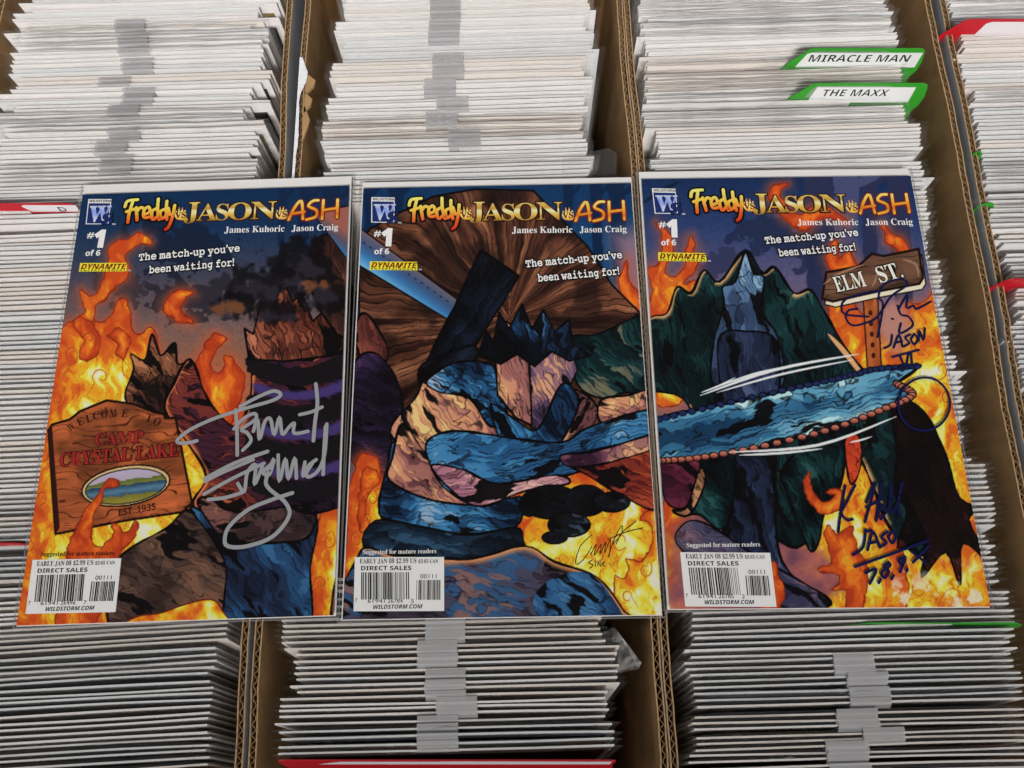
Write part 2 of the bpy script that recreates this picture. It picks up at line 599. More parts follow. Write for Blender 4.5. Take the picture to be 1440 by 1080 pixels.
def art_first(p):
    U, V = p.U, p.V
    sky = ramp(lerp_v(V, 265, 520), [(0, (20, 50, 84)), (.22, (28, 54, 88)), (.5, (74, 72, 88)), (.75, (116, 94, 92)), (1, (150, 100, 76))])
    p.C[:] = sky * (.92 + .16 * fbm(U / 3, V / 3, 2, 2))[..., None]
    trunks(p, [(430, 9, -4), (468, 12, -8), (398, 6, -2)], 255, 345, (22, 42, 74), 5)
    trees(p, 250, 345, 110, 60, (24, 36, 58), 11, .45)
    trees(p, 270, 420, 85, 52, (42, 40, 50), 15, .42)
    trees(p, 165, 400, 60, 60, (58, 50, 58), 19, .5)
    # fields of fire
    p.flame([(10, 890), (20, 760), (55, 600), (70, 520), (88, 462), (118, 440), (112, 408), (132, 414), (150, 380), (152, 352), (168, 338), (205, 330), (212, 345), (190, 346), (178, 362), (180, 392), (166, 402), (150, 418), (134, 432), (134, 450), (152, 446), (170, 420), (186, 440), (184, 462), (198, 470), (218, 462), (226, 500), (250, 520), (262, 590), (330, 560), (360, 640), (340, 700), (360, 890)], depth=60, seed=4)
    p.flame([(100, 455), (120, 448), (140, 470), (130, 505), (112, 500), (118, 480)], BLAZE, 14, 8, False)
    p.flame([(150, 470), (168, 462), (182, 478), (176, 505), (160, 500), (165, 484)], BLAZE, 14, 9, False)
    p.flame([(238, 420), (252, 408), (272, 412), (258, 420), (252, 436), (264, 446), (272, 455), (258, 452), (240, 446), (232, 434)], BLAZE, 9, 12)
    p.flame([(290, 480), (306, 470), (318, 478), (304, 490), (298, 508), (304, 524), (318, 516), (316, 500), (330, 508), (344, 530), (340, 556), (322, 600), (300, 590), (286, 560), (276, 520)], BLAZE, 22, 14)
    p.flame([(440, 890), (432, 780), (452, 720), (470, 660), (505, 640), (505, 890)], FIRE, 40, 22)
    p.crag([(466, 890), (476, 800), (506, 770), (506, 890)], [(0, (70, 34, 20)), (1, (150, 92, 52))], (26, 8), -1.2, seed=62)
    curls(p, [(96, 500, 14), (140, 530, 12), (185, 520, 15), (76, 560, 12), (215, 545, 9), (300, 620, 12), (282, 560, 8), (60, 640, 9), (56, 700, 10), (150, 790, 12), (210, 800, 9), (290, 870, 12), (240, 876, 8), (460, 760, 12), (450, 820, 9), (470, 690, 10), (124, 476, 8), (40, 770, 9)], 3)
    # the burning slopes: dark purple strata, a smoky summit, a blue foreland (a plain stand-in for the drawn artwork)
    p.crag([(440, 345), (462, 330), (505, 350), (505, 500), (470, 480), (448, 430), (432, 390)], [(0, (34, 20, 18)), (.6, (72, 44, 40)), (1, (110, 70, 58))], (34, 8), 1.1, seed=31, hatch=.8)
    p.fill([(440, 300), (506, 286), (506, 378), (486, 362)], lambda U, V: ramp(lerp_v(V - .75 * U, -40, 20), [(0, (150, 96, 84)), (.3, (88, 84, 104)), (.55, (62, 110, 156)), (.9, (96, 152, 196)), (1, (210, 224, 232))]), line=1.6)
    p.crag([(176, 560), (188, 520), (184, 498), (204, 506), (214, 470), (226, 500), (246, 482), (250, 512), (270, 510), (262, 560), (238, 600), (206, 590)], [(0, (30, 20, 20)), (.5, (110, 70, 52)), (1, (190, 132, 96))], (22, 8), 1.0, seed=33, hatch=.9)
    p.crag([(268, 505), (292, 560), (330, 600), (352, 560), (356, 480), (376, 500), (440, 505), (505, 480), (505, 690), (470, 715), (410, 728), (330, 742), (272, 712), (290, 670), (262, 620), (232, 575), (244, 540)],
           [(0, (26, 18, 30)), (.35, (54, 32, 54)), (.6, (92, 42, 48)), (.8, (150, 72, 54)), (1, (206, 126, 84))], (46, 13), .25, seed=35, hatch=.8, line=3.4, rim=((214, 130, 84), (1, .2), 7),
           light=lambda U, V: np.clip(1.05 - (U - 260) / 190, 0, 1))
    for k, y in enumerate((505, 560, 615, 668)):         # the dark strata bands
        p.fill([(352, y - 6), (400, y + 10), (450, y + 6), (505, y - 16), (505, y + 14), (452, y + 34), (398, y + 36), (350, y + 18)], lambda U, V: np.stack([.085 + .05 * (np.sin(U * 1.9) * np.sin(V * 1.9) > .3)] * 3, -1) * np.array([1, .92, 1.05]), smooth=5, rough=3, seed=k)
    for k, y in enumerate((536, 592, 646)):
        p.fill([(362, y + 2), (400, y + 14), (450, y + 10), (492, y - 6), (492, y + 8), (452, y + 24), (398, y + 26), (360, y + 14)], (72, 58, 112), smooth=5, soft=3, rough=2, seed=k)
    p.crag([(350, 505), (344, 462), (356, 470), (366, 430), (378, 448), (398, 396), (412, 424), (424, 412), (440, 452), (452, 440), (474, 470), (498, 482), (470, 500), (400, 508)], [(0, (34, 18, 16)), (.4, (96, 50, 40)), (.7, (150, 88, 66)), (1, (196, 132, 106))], (34, 10), 1.2, smooth=0, seed=37, hatch=.9, light=lambda U, V: np.clip(1.1 - (U - 340) / 120, 0, 1))
    # smoke rolling off the summit
    for q in ((372, 398, 78, 46, 71), (428, 372, 60, 46, 73), (330, 428, 46, 26, 75), (460, 410, 40, 40, 77), (395, 440, 50, 26, 79)):
        trees(p, q[0], q[1], q[2], q[3], (16, 14, 18), q[4], .40, .12)
        trees(p, q[0] - 8, q[1] + 6, q[2] * .8, q[3] * .7, (50, 46, 58), q[4] + 40, .52, .14)
    trees(p, 330, 434, 40, 18, (128, 82, 54), 83, .5, .15)
    trees(p, 452, 400, 34, 16, (128, 82, 54), 85, .52, .15)
    p.crag([(165, 890), (164, 800), (182, 772), (235, 742), (268, 716), (330, 742), (380, 760), (360, 890)], [(0, (44, 32, 30)), (.5, (86, 66, 60)), (1, (128, 94, 76))], (60, 16), .55, seed=41, hatch=.45)
    p.crag([(268, 712), (330, 738), (440, 722), (436, 800), (430, 890), (322, 890), (318, 800), (300, 760)], [(0, (22, 26, 40)), (.4, (36, 52, 80)), (.75, (44, 84, 124)), (1, (64, 112, 150))], (70, 16), .95, seed=43, hatch=.45)
    p.crag([(278, 708), (296, 700), (330, 720), (436, 712), (436, 752), (404, 762), (340, 764), (312, 756)], [(0, (32, 26, 32)), (.5, (90, 66, 66)), (1, (176, 118, 96))], (8, 24), .05, seed=45, hatch=.7, light=lambda U, V: np.clip(1 - (U - 270) / 90, 0, 1))
    p.fill([(226, 862), (260, 850), (296, 843), (312, 858), (318, 890), (170, 890), (190, 868)], lambda U, V: ramp(fbm(U / 14, V / 14, 71) * 1.5 - .2, FIRE), smooth=5, line=2, lc=(100, 40, 20))
    # the wooden welcome board
    brd = [(68, 605), (73, 597), (98, 590), (113, 578), (150, 563), (187, 568), (217, 580), (230, 582), (232, 588), (247, 588), (270, 707), (257, 720), (177, 732), (78, 751), (77, 740)]
    wood(p, brd, (150, 84, 50), (58, 24, 14), (190, 110, 70), 51)
    p.fill([(68, 605), (73, 597), (84, 742), (78, 751)], (52, 22, 18))
    ell = [(177 + 62 * math.cos(a), 683 + 28 * math.sin(a) - 8 * math.cos(a)) for a in np.linspace(0, 2 * math.pi, 26)[:-1]]
    p.fill(ell, (200, 176, 130), line=2.0)
    ell2 = [(177 + 57 * math.cos(a), 684 + 24 * math.sin(a) - 7 * math.cos(a)) for a in np.linspace(0, 2 * math.pi, 26)[:-1]]
    p.fill(ell2, lambda U, V: ramp(np.clip((V + .13 * (U - 177) - 660) / 48 + .12 * (fbm(U / 12, V / 3, 5) - .5), 0, 1), [(0, (176, 166, 190)), (.3, (170, 160, 176)), (.31, (96, 108, 56)), (.44, (120, 124, 70)), (.45, (40, 66, 92)), (.62, (92, 128, 150)), (.75, (60, 90, 112)), (.76, (120, 116, 52)), (1, (150, 140, 66))]), line=1.4)
    # curls of flame in front of the board
    p.flame([(80, 890), (92, 800), (104, 750), (122, 712), (140, 690), (158, 672), (166, 680), (150, 688), (140, 704), (128, 740), (128, 760), (142, 772), (156, 756), (160, 738), (176, 750), (190, 735), (194, 750), (176, 766), (164, 790), (160, 830), (120, 890)], BLAZE + [(1, (226, 170, 60))], 30, 77, False)


def art_second(p):
    U, V = p.U, p.V
    p.C[:] = ramp(lerp_v(V, 260, 480), [(0, (18, 56, 94)), (.5, (28, 74, 118)), (1, (60, 80, 110))]) * (.92 + .16 * fbm(U / 3, V / 3, 2, 2))[..., None]
    trunks(p, [(520, 7, -3), (556, 10, 4), (838, 8, 3), (866, 12, 6), (800, 7, -3)], 250, 400, (14, 40, 74), 7)
    p.fill([(860, 330), (930, 310), (930, 470), (880, 450)], (132, 110, 128), soft=24)
    p.flame([(872, 400), (880, 366), (890, 400), (906, 418), (930, 410), (930, 470), (900, 440), (880, 424)], BLAZE, 20, 5)
    # a great splintered stump: planks radiating from a knot (stand-in for the drawn backdrop)
    stump = [(505, 345), (520, 322), (560, 300), (610, 276), (668, 266), (750, 268), (780, 300), (826, 346), (860, 400), (900, 440), (915, 470), (905, 520), (880, 720), (505, 720)]
    w_, d = p.sdf(stump, 6)
    Uw, Vw = U[w_], V[w_]
    ang = np.arctan2(Vw - 448, Uw - 716)
    r = np.hypot(Uw - 716, Vw - 448)
    a2 = ang * 9 + 1.6 * fbm(Uw / 60, Vw / 60, 4)
    n = fbm(a2 * 1.7, r / 90, 8, 4)
    c = ramp(n * 1.35 - .18 + .12 * sstep(60, 260, r) * 0, [(0, (24, 13, 12)), (.35, (70, 42, 33)), (.65, (112, 72, 54)), (1, (176, 124, 90))])
    m = sstep(-.6, .6, d)
    p.mix(w_, m, c)
    gr = np.abs(((a2 * 1.9 + .6 * fbm(Uw / 40, Vw / 40, 14)) % 1) - .5) * 2
    p.mix(w_, m * sstep(.75, .96, gr) * sstep(.38, .52, fbm(a2 * .8, r / 30, 18, 2)) * .95, rgb((16, 9, 8)))
    gr = np.abs(((a2 * 5.3) % 1) - .5) * 2
    p.mix(w_, m * sstep(.8, .97, gr) * sstep(.55, .62, fbm(a2 * 1.5, r / 24, 28, 2)) * .8, rgb((22, 12, 10)))
    p.mix(w_, m * sstep(.5, .66, fbm(Uw / 46, Vw / 46, 77, 3)) * .6, rgb((30, 18, 16)))
    p.mix(w_, sstep(2, .8, np.abs(d)), rgb((10, 8, 8)))
    # dark crags at the left
    p.crag([(500, 460), (512, 440), (530, 460), (546, 500), (520, 530), (500, 520)], [(0, (60, 30, 28)), (1, (150, 86, 74))], (24, 9), 1.2, seed=81)
    p.crag([(495, 520), (525, 496), (556, 530), (566, 580), (546, 640), (548, 676), (490, 640)], [(0, (20, 15, 26)), (.6, (50, 36, 66)), (1, (86, 60, 100))], (40, 14), .3, seed=83, hatch=.9)
    # the beam of cold light
    p.fill([(500, 316), (650, 426), (644, 458), (500, 370)], lambda U, V: ramp(lerp_v(V - .72 * U, -50, 14), [(0, (196, 150, 140)), (.12, (110, 98, 110)), (.4, (66, 88, 126)), (.62, (62, 118, 166)), (.88, (110, 170, 208)), (1, (226, 236, 240))]), line=2)
    for k in range(14):
        x = 510 + 9 * k
        p.stroke([(x, 340 + .7 * (x - 510)), (x + 4, 343 + .7 * (x - 510))], 1.6, (26, 34, 52), 0)
    # fire, lower half
    p.flame([(480, 890), (486, 760), (492, 690), (506, 640), (530, 650), (545, 690), (560, 720), (540, 890)], FIRE, 40, 12)
    p.flame([(508, 664), (528, 660), (534, 676), (520, 690), (516, 720), (524, 742), (505, 740)], BLAZE, 16, 13, False)
    p.flame([(700, 890), (720, 690), (760, 660), (830, 640), (925, 600), (945, 890)], FIRE, 70, 16)
    p.flame([(925, 470), (890, 560), (870, 600), (925, 640)], FIRE, 26, 17)
    p.flame([(866, 840), (862, 812), (876, 816), (884, 800), (880, 786), (900, 790), (912, 772), (918, 740), (900, 730), (916, 716), (940, 720), (945, 890), (890, 880)], FIRE, 22, 19, False, hot=.12)
    curls(p, [(520, 700, 12), (500, 760, 9), (860, 690, 10), (900, 700, 12), (870, 760, 13), (905, 800, 12), (840, 780, 10), (880, 840, 9), (780, 790, 9), (900, 560, 10), (514, 730, 8)], 5)
    # teal ridge right
    p.crag([(800, 478), (840, 470), (880, 452), (905, 440), (930, 440), (930, 552), (880, 552), (846, 560), (812, 540)], [(0, (8, 12, 14)), (.45, (16, 40, 44)), (.8, (34, 74, 76)), (1, (150, 130, 100))], (60, 12), .7, seed=85, hatch=.7)
    # dark monolith
    p.crag([(676, 352), (729, 388), (722, 402), (664, 492), (638, 520), (598, 512), (640, 430)], [(0, (10, 12, 18)), (.5, (26, 34, 54)), (1, (48, 62, 92))], (70, 20), -1.05, smooth=0, seed=87, line=4, hatch=.6)
    p.crag([(594, 512), (662, 486), (668, 505), (610, 540), (592, 545)], [(0, (8, 9, 12)), (1, (36, 46, 66))], (40, 12), -.4, seed=89)
    # sunlit boulders: tan, rose and blue facets
    TAN = [(0, (66, 38, 40)), (.3, (128, 84, 86)), (.55, (178, 124, 112)), (.8, (216, 164, 118)), (1, (238, 204, 140))]
    BLU = [(0, (16, 26, 44)), (.35, (36, 76, 116)), (.65, (62, 124, 168)), (.88, (112, 158, 190)), (1, (190, 180, 196))]
    p.crag([(584, 560), (600, 530), (640, 512), (676, 520), (700, 560), (720, 640), (690, 680), (600, 690), (560, 640), (550, 600)], TAN, (34, 15), .9, seed=91, hatch=.5, light=lambda U, V: np.clip(1 - (U - 580) / 150, 0, 1))
    p.crag([(600, 536), (640, 510), (690, 512), (700, 540), (712, 580), (690, 600), (660, 560), (620, 552)], BLU, (34, 10), .5, seed=92, hatch=.8)
    p.crag([(694, 480), (712, 452), (738, 470), (756, 520), (752, 600), (726, 588), (700, 556)], TAN, (36, 14), 1.2, smooth=0, seed=93, hatch=.7, light=lambda U, V: np.clip((760 - U) / 70, 0, 1))
    p.crag([(744, 500), (770, 470), (802, 484), (812, 520), (790, 570), (764, 612), (748, 600)], [(0, (40, 32, 50)), (.4, (92, 74, 104)), (.7, (150, 112, 122)), (1, (220, 170, 130))], (32, 13), 1.1, smooth=0, seed=94, hatch=.7)
    p.crag([(672, 500), (684, 466), (694, 480), (702, 440), (716, 462), (734, 428), (748, 462), (764, 436), (780, 466), (800, 450), (806, 484), (830, 500), (800, 508), (776, 494), (752, 516), (728, 498), (704, 512)], [(0, (9, 9, 12)), (.55, (18, 24, 38)), (.8, (36, 70, 110)), (1, (80, 134, 172))], (40, 9), 1.35, smooth=0, seed=95, hatch=.5)
    p.crag([(800, 548), (830, 560), (846, 590), (838, 632), (800, 640), (770, 620), (778, 580)], TAN, (28, 11), -.9, seed=97, hatch=.6)
    p.crag([(690, 568), (722, 588), (756, 604), (790, 540), (814, 566), (790, 620), (770, 640), (720, 640), (700, 610)], BLU, (26, 9), 1.0, seed=99, hatch=.8)
    p.crag([(842, 590), (846, 562), (884, 556), (920, 548), (930, 580), (900, 592), (864, 602)], TAN, (10, 16), .3, seed=101, hatch=.6)
    # the rock shelf below
    p.crag([(546, 650), (560, 620), (620, 668), (700, 700), (734, 700), (726, 740), (660, 752), (540, 735)], BLU, (44, 13), .1, seed=103, hatch=.7)
    p.crag([(552, 644), (566, 596), (600, 640), (650, 690), (690, 710), (610, 704), (548, 676)], TAN, (40, 12), .8, seed=104, hatch=.5)
    # the blue torrent pouring right
    p.crag([(600, 622), (640, 606), (720, 616), (790, 622), (830, 600), (925, 575), (935, 612), (880, 640), (820, 662), (740, 684), (680, 712), (630, 690), (608, 660)], BLU, (80, 13), -.22, seed=105, hatch=.8, line=3.4, light=lambda U, V: .35 + .5 * fbm(U / 20, V / 20, 3))
    p.crag([(606, 655), (640, 694), (676, 712), (740, 690), (800, 680), (780, 668), (700, 680), (650, 660)], [(0, (90, 56, 74)), (.5, (176, 124, 140)), (1, (226, 190, 176))], (50, 10), -.2, seed=107, hatch=.5)
    # ledge of red rock
    p.crag([(800, 652), (830, 634), (935, 622), (948, 668), (925, 716), (880, 700), (826, 668)], [(0, (96, 32, 34)), (.5, (176, 82, 54)), (1, (228, 150, 96))], (50, 12), .5, seed=109, hatch=.5)
    p.crag([(790, 640), (840, 634), (930, 608), (932, 626), (850, 652), (800, 656)], [(0, (54, 30, 50)), (.5, (120, 76, 96)), (1, (224, 176, 132))], (18, 12), -.15, seed=110, hatch=.5)
    # black boulders in the fire
    for k, (x, y, a, b) in enumerate(((775, 706, 42, 24), (824, 704, 30, 22), (860, 706, 26, 14), (800, 738, 30, 17), (780, 756, 18, 9), (744, 712, 14, 14))):
        p.crag([(x + a * math.cos(t), y + b * math.sin(t)) for t in np.linspace(0, 6.28, 10)[:-1]], [(0, (10, 9, 11)), (.7, (26, 28, 34)), (1, (70, 84, 104))], (20, 12), .5, seed=111 + k, hatch=.4, line=2)
    # dark fissure and the grey slope
    p.crag([(528, 732), (600, 742), (660, 752), (726, 742), (736, 760), (740, 790), (660, 786), (520, 776)], [(0, (10, 11, 15)), (.6, (24, 40, 58)), (1, (58, 92, 120))], (40, 14), .05, seed=117, hatch=.6, line=3)
    p.crag([(470, 890), (480, 830), (500, 790), (515, 770), (560, 782), (660, 786), (738, 768), (780, 790), (840, 812), (878, 860), (894, 890)], [(0, (40, 34, 46)), (.4, (82, 72, 88)), (.7, (58, 92, 130)), (1, (150, 104, 92))], (90, 18), .25, seed=119, hatch=.4, line=3.2, rim=((206, 146, 100), (-.6, .9), 9))
    p.crag([(752, 836), (784, 810), (826, 806), (858, 836), (876, 886), (790, 890), (756, 866)], [(0, (34, 58, 92)), (.5, (48, 90, 134)), (1, (76, 124, 164))], (70, 14), .6, seed=141, hatch=.4, line=0)


def art_third(p):
    U, V = p.U, p.V
    p.C[:] = ramp(lerp_v(V, 245, 460), [(0, (22, 46, 86)), (.35, (48, 66, 110)), (.7, (98, 92, 124)), (1, (130, 100, 108))]) * (.92 + .16 * fbm(U / 3, V / 3, 2, 2))[..., None]
    trunks(p, [(1150, 22, 6), (1222, 12, 4), (1262, 16, 10)], 236, 460, (46, 52, 84), 9)
    trunks(p, [(1190, 18, 3)], 236, 460, (74, 80, 116), 13)
    p.stroke([(905, 285), (930, 268), (955, 256)], 6, (16, 34, 60))
    trees(p, 1080, 330, 70, 50, (34, 46, 76), 41, .44)
    trees(p, 1010, 372, 60, 36, (50, 56, 88), 45, .48)
    trees(p, 1135, 350, 40, 60, (40, 48, 76), 47, .5)
    p.flame([(895, 560), (905, 470), (916, 420), (912, 380), (926, 370), (932, 330), (922, 312), (944, 330), (946, 352), (936, 384), (950, 392), (966, 370), (964, 346), (972, 330), (976, 352), (984, 362), (978, 384), (960, 402), (990, 392), (985, 420), (975, 450), (965, 560)], FIRE, 34, 51)
    p.flame([(1096, 300), (1078, 276), (1086, 262), (1108, 258), (1098, 270), (1104, 290), (1124, 304), (1130, 296), (1150, 288), (1180, 300), (1192, 316), (1160, 306), (1140, 322), (1120, 322)], BLAZE, 16, 53)
    p.flame([(1240, 310), (1252, 326), (1268, 334), (1278, 360), (1270, 372), (1262, 352), (1246, 336)], BLAZE, 10, 55)
    p.flame([(1170, 380), (1160, 362), (1176, 340), (1182, 364), (1196, 352), (1204, 372), (1196, 392), (1180, 400)], BLAZE, 12, 57)
    p.flame([(1165, 430), (1190, 400), (1210, 440), (1240, 470), (1262, 430), (1300, 424), (1330, 410), (1400, 560), (1400, 880), (1180, 880), (1180, 560)], FIRE, 70, 59)
    p.fill([(1235, 430), (1270, 420), (1285, 470), (1262, 500), (1232, 470)], (176, 130, 120), soft=16, rough=6)
    curls(p, [(1290, 470, 12), (1320, 520, 13), (1270, 520, 10), (1350, 600, 12), (1330, 560, 9), (1250, 660, 10), (1370, 660, 10), (1240, 740, 12), (1380, 780, 10), (1290, 830, 14), (1340, 840, 12), (1230, 830, 10), (930, 450, 9), (950, 500, 11), (930, 530, 9), (1260, 800, 9), (1200, 560, 9)], 7)
    # red dusk and fire below
    p.flame([(925, 890), (930, 760), (940, 700), (1000, 690), (1180, 600), (1250, 700), (1250, 890)], FIRE, 50, 61, False)
    p.fill([(940, 880), (944, 740), (1000, 700), (1100, 740), (1180, 790), (1190, 830), (1150, 850), (1060, 880)], lambda U, V: ramp(fbm(U / 26, V / 26, 33), [(0, (92, 66, 86)), (.5, (150, 92, 96)), (1, (206, 130, 90))]), soft=14, rough=10, rs=30)
    # post below the street sign
    p.fill([(1214, 420), (1234, 416), (1242, 560), (1222, 560)], lambda U, V: ramp(fbm(U / 5, V / 30, 4), [(0, (120, 50, 30)), (1, (206, 130, 70))]), line=1.6)
    for y in (440, 455, 470, 485, 500):
        p.fill([(1224 + (y - 440) * .07 + 3 * math.cos(a), y + 4 * math.sin(a)) for a in np.linspace(0, 6.28, 9)[:-1]], (66, 26, 16))
    # the dark teal mountain (a plain stand-in for the drawn artwork)
    TEAL = [(0, (7, 10, 12)), (.4, (12, 28, 32)), (.75, (26, 62, 64)), (1, (52, 96, 94))]
    p.crag([(890, 470), (916, 446), (938, 440), (952, 404), (972, 412), (990, 380), (1012, 396), (1048, 352), (1072, 384), (1090, 376), (1116, 412), (1140, 408), (1160, 440), (1190, 490), (1230, 540), (1256, 580), (1300, 620), (1330, 690), (1352, 740), (1330, 770), (1290, 780), (1250, 740), (1230, 690), (1205, 640), (1180, 660), (1160, 720), (1120, 770), (1060, 730), (1010, 680), (985, 620), (960, 560), (890, 540)],
           TEAL, (80, 13), 1.25, seed=121, hatch=.8, line=4, rim=((212, 170, 120), (.9, .9), 7), light=lambda U, V: .3 + .45 * fbm(U / 30, V / 60, 9))
    for pts in ([(1165, 470), (1190, 498), (1228, 548)], [(1288, 620), (1318, 664), (1340, 712)]):
        p.stroke(pts, 7, (206, 160, 116), 6)
    # pale blue mist and a slate gully in the middle
    p.crag([(1004, 480), (1018, 430), (1016, 404), (1034, 396), (1048, 354), (1060, 384), (1074, 390), (1072, 440), (1092, 470), (1104, 530), (1080, 560), (1040, 570), (1002, 540)],
           [(0, (28, 38, 58)), (.4, (52, 68, 98)), (.7, (92, 122, 156)), (1, (150, 184, 206))], (30, 15), 1.3, seed=123, hatch=.5, light=lambda U, V: np.clip((500 - V) / 110, 0, 1))
    p.crag([(1010, 480), (1050, 466), (1092, 480), (1096, 560), (1090, 700), (1100, 790), (1150, 850), (1000, 790), (1030, 720), (1020, 600)],
           [(0, (14, 16, 26)), (.5, (38, 48, 74)), (.85, (64, 78, 112)), (1, (96, 104, 136))], (70, 14), 1.35, seed=125, hatch=.6)
    p.crag([(958, 740), (990, 735), (1060, 780), (1130, 820), (1170, 850), (1100, 870), (1080, 860), (960, 775)], [(0, (46, 46, 70)), (.5, (84, 82, 108)), (1, (140, 104, 116))], (80, 14), .5, seed=127, hatch=.4)
    p.crag([(1100, 660), (1106, 690), (1124, 740), (1140, 775), (1152, 760), (1160, 720), (1180, 690), (1190, 640), (1200, 600), (1150, 610)], TEAL, (50, 11), 1.1, seed=129, hatch=.7)
    p.crag([(985, 640), (1030, 632), (1032, 700), (1016, 744), (985, 724), (966, 716)], TEAL, (30, 10), .9, seed=131, hatch=.6)
    p.crag([(930, 640), (976, 640), (984, 664), (966, 712), (936, 704)], [(0, (44, 18, 34)), (.6, (92, 36, 58)), (1, (140, 66, 84))], (24, 18), .7, seed=133, hatch=.4)
    p.crag([(946, 718), (966, 712), (984, 660), (992, 676), (976, 716), (962, 726)], [(0, (110, 70, 50)), (1, (220, 170, 130))], (16, 10), 1.1, seed=134)
    p.crag([(1188, 618), (1206, 612), (1212, 640), (1206, 670), (1196, 680), (1190, 650)], [(0, (176, 60, 40)), (1, (206, 84, 50))], (18, 20), 0, seed=136, hatch=.1)
    # charred roots at the lower right
    p.crag([(1254, 560), (1300, 580), (1330, 640), (1350, 700), (1386, 716), (1362, 730), (1392, 790), (1354, 764), (1350, 822), (1330, 776), (1296, 812), (1300, 764), (1262, 770), (1276, 720), (1256, 690), (1262, 640)],
           [(0, (12, 8, 9)), (.5, (34, 18, 18)), (.8, (92, 34, 24)), (1, (150, 66, 40))], (40, 10), 1.1, seed=137, hatch=.9, line=3, smooth=4, light=lambda U, V: np.clip((V - 690) / 130, 0, 1))
    # the torrent crossing in front: cold blue above, copper pebbles along the lower bank
    def bar_y(x):
        return 0
    top = [(920, 592), (1000, 573), (1100, 550), (1180, 533), (1232, 520), (1290, 516)]
    bot = [(1262, 540), (1282, 556), (1236, 578), (1160, 606), (1060, 630), (980, 644), (925, 648)]
    p.crag(top + bot, [(0, (16, 30, 52)), (.3, (36, 80, 116)), (.6, (80, 140, 172)), (.85, (150, 194, 208)), (1, (220, 236, 236))], (90, 12), -.24, seed=139, hatch=.8, line=4, light=lambda U, V: np.clip(.55 + .5 * np.sin((V + .25 * U - 800) / 13) * .6 + (U - 1050) / 500, 0, 1))
    T = catmull(top, 14)
    for k in range(0, len(T), 2):
        x, y = T[k]
        p.fill([(x + 6 * math.cos(a), y + 4 * math.sin(a) - 1) for a in np.linspace(0, 6.28, 8)[:-1]], (36, 48, 92), line=1.5, lc=(12, 14, 30), rough=1.5, seed=k)
    B = catmull(bot, 12)
    for k in range(0, len(B), 2):
        x, y = B[k]
        p.fill([(x + 6.5 * math.cos(a), y + 4.6 * math.sin(a)) for a in np.linspace(0, 6.28, 10)[:-1]], lambda U, V: ramp(np.clip((V - y) / 10 + .5, 0, 1), [(0, (214, 150, 124)), (.6, (160, 92, 78)), (1, (80, 36, 40))]), line=1.5, lc=(34, 14, 18))
    for a, b, c_, wd in (((985, 556), (1090, 520), (1207, 498), 4), ((1008, 552), (1100, 526), (1200, 506), 3), ((1002, 546), (1060, 526), (1105, 516), 3), ((986, 552), (1010, 543), (1034, 531), 2.6),
                         ((1025, 636), (1150, 626), (1260, 586), 4), ((1040, 640), (1100, 637), (1156, 631), 3.4), ((1195, 622), (1210, 619), (1226, 614), 2.6)):
        p.stroke([a, b, c_], wd, (214, 222, 228))
    # curls of flame over the slate
    p.flame([(1132, 690), (1138, 664), (1142, 684), (1150, 700), (1162, 704), (1172, 696), (1160, 690), (1176, 686), (1186, 706), (1170, 720), (1148, 718)], BLAZE, 12, 63, False)
    p.flame([(1160, 755), (1166, 738), (1178, 750), (1196, 740), (1204, 770), (1220, 800), (1216, 850), (1190, 870), (1192, 830), (1170, 830), (1180, 812), (1150, 800), (1170, 790)], BLAZE, 16, 65, False)
    p.flame([(1060, 890), (1076, 840), (1086, 790), (1096, 812), (1104, 840), (1090, 870), (1110, 890)], BLAZE, 14, 67, False)
    # the street sign
    sgn = [(1156, 420), (1162, 383), (1206, 375), (1226, 357), (1243, 360), (1292, 350), (1298, 391), (1293, 399), (1234, 410), (1171, 424)]
    p.fill([(u + 4, v + 8) for u, v in sgn], (222, 206, 186), line=1.6)
    wood(p, sgn, (96, 70, 56), (30, 18, 14), (150, 120, 100), 71, -.2)
    for pts in ([(1158, 400), (1180, 385), (1215, 372)], [(1240, 372), (1236, 384), (1226, 404)], [(1270, 365), (1288, 372), (1292, 390)]):
        p.stroke(pts, 3.5, (150, 118, 96))
    w_ = p.win((1260, 700), (1400, 880), 1)
    Uw, Vw = U[w_], V[w_]
    p.mix(w_, sstep(.52, .62, fbm(Uw / 24, Vw / 24, 91)) * sstep(770, 840, Vw) * .8, rgb((226, 220, 206)))


# ------------------------------------------------------------------ lettering (built-in font and its serif, slab and italic alphabets)
STYLES = {'bold': (0x1D400, 0x1D41A, 0x1D7CE), 'mono': (0x1D670, 0x1D68A, 0x1D7F6), 'sansbi': (0x1D63C, 0x1D656, 0x1D7EC), 'sansb': (0x1D5D4, 0x1D5EE, 0x1D7EC)}


def styled(t, style):
    if style not in STYLES:
        return t
    a, b, d = STYLES[style]
    return ''.join(chr(a + ord(c) - 65) if 'A' <= c <= 'Z' else chr(b + ord(c) - 97) if 'a' <= c <= 'z' else chr(d + ord(c) - 48) if c.isdigit() else c for c in t)


_dg = []


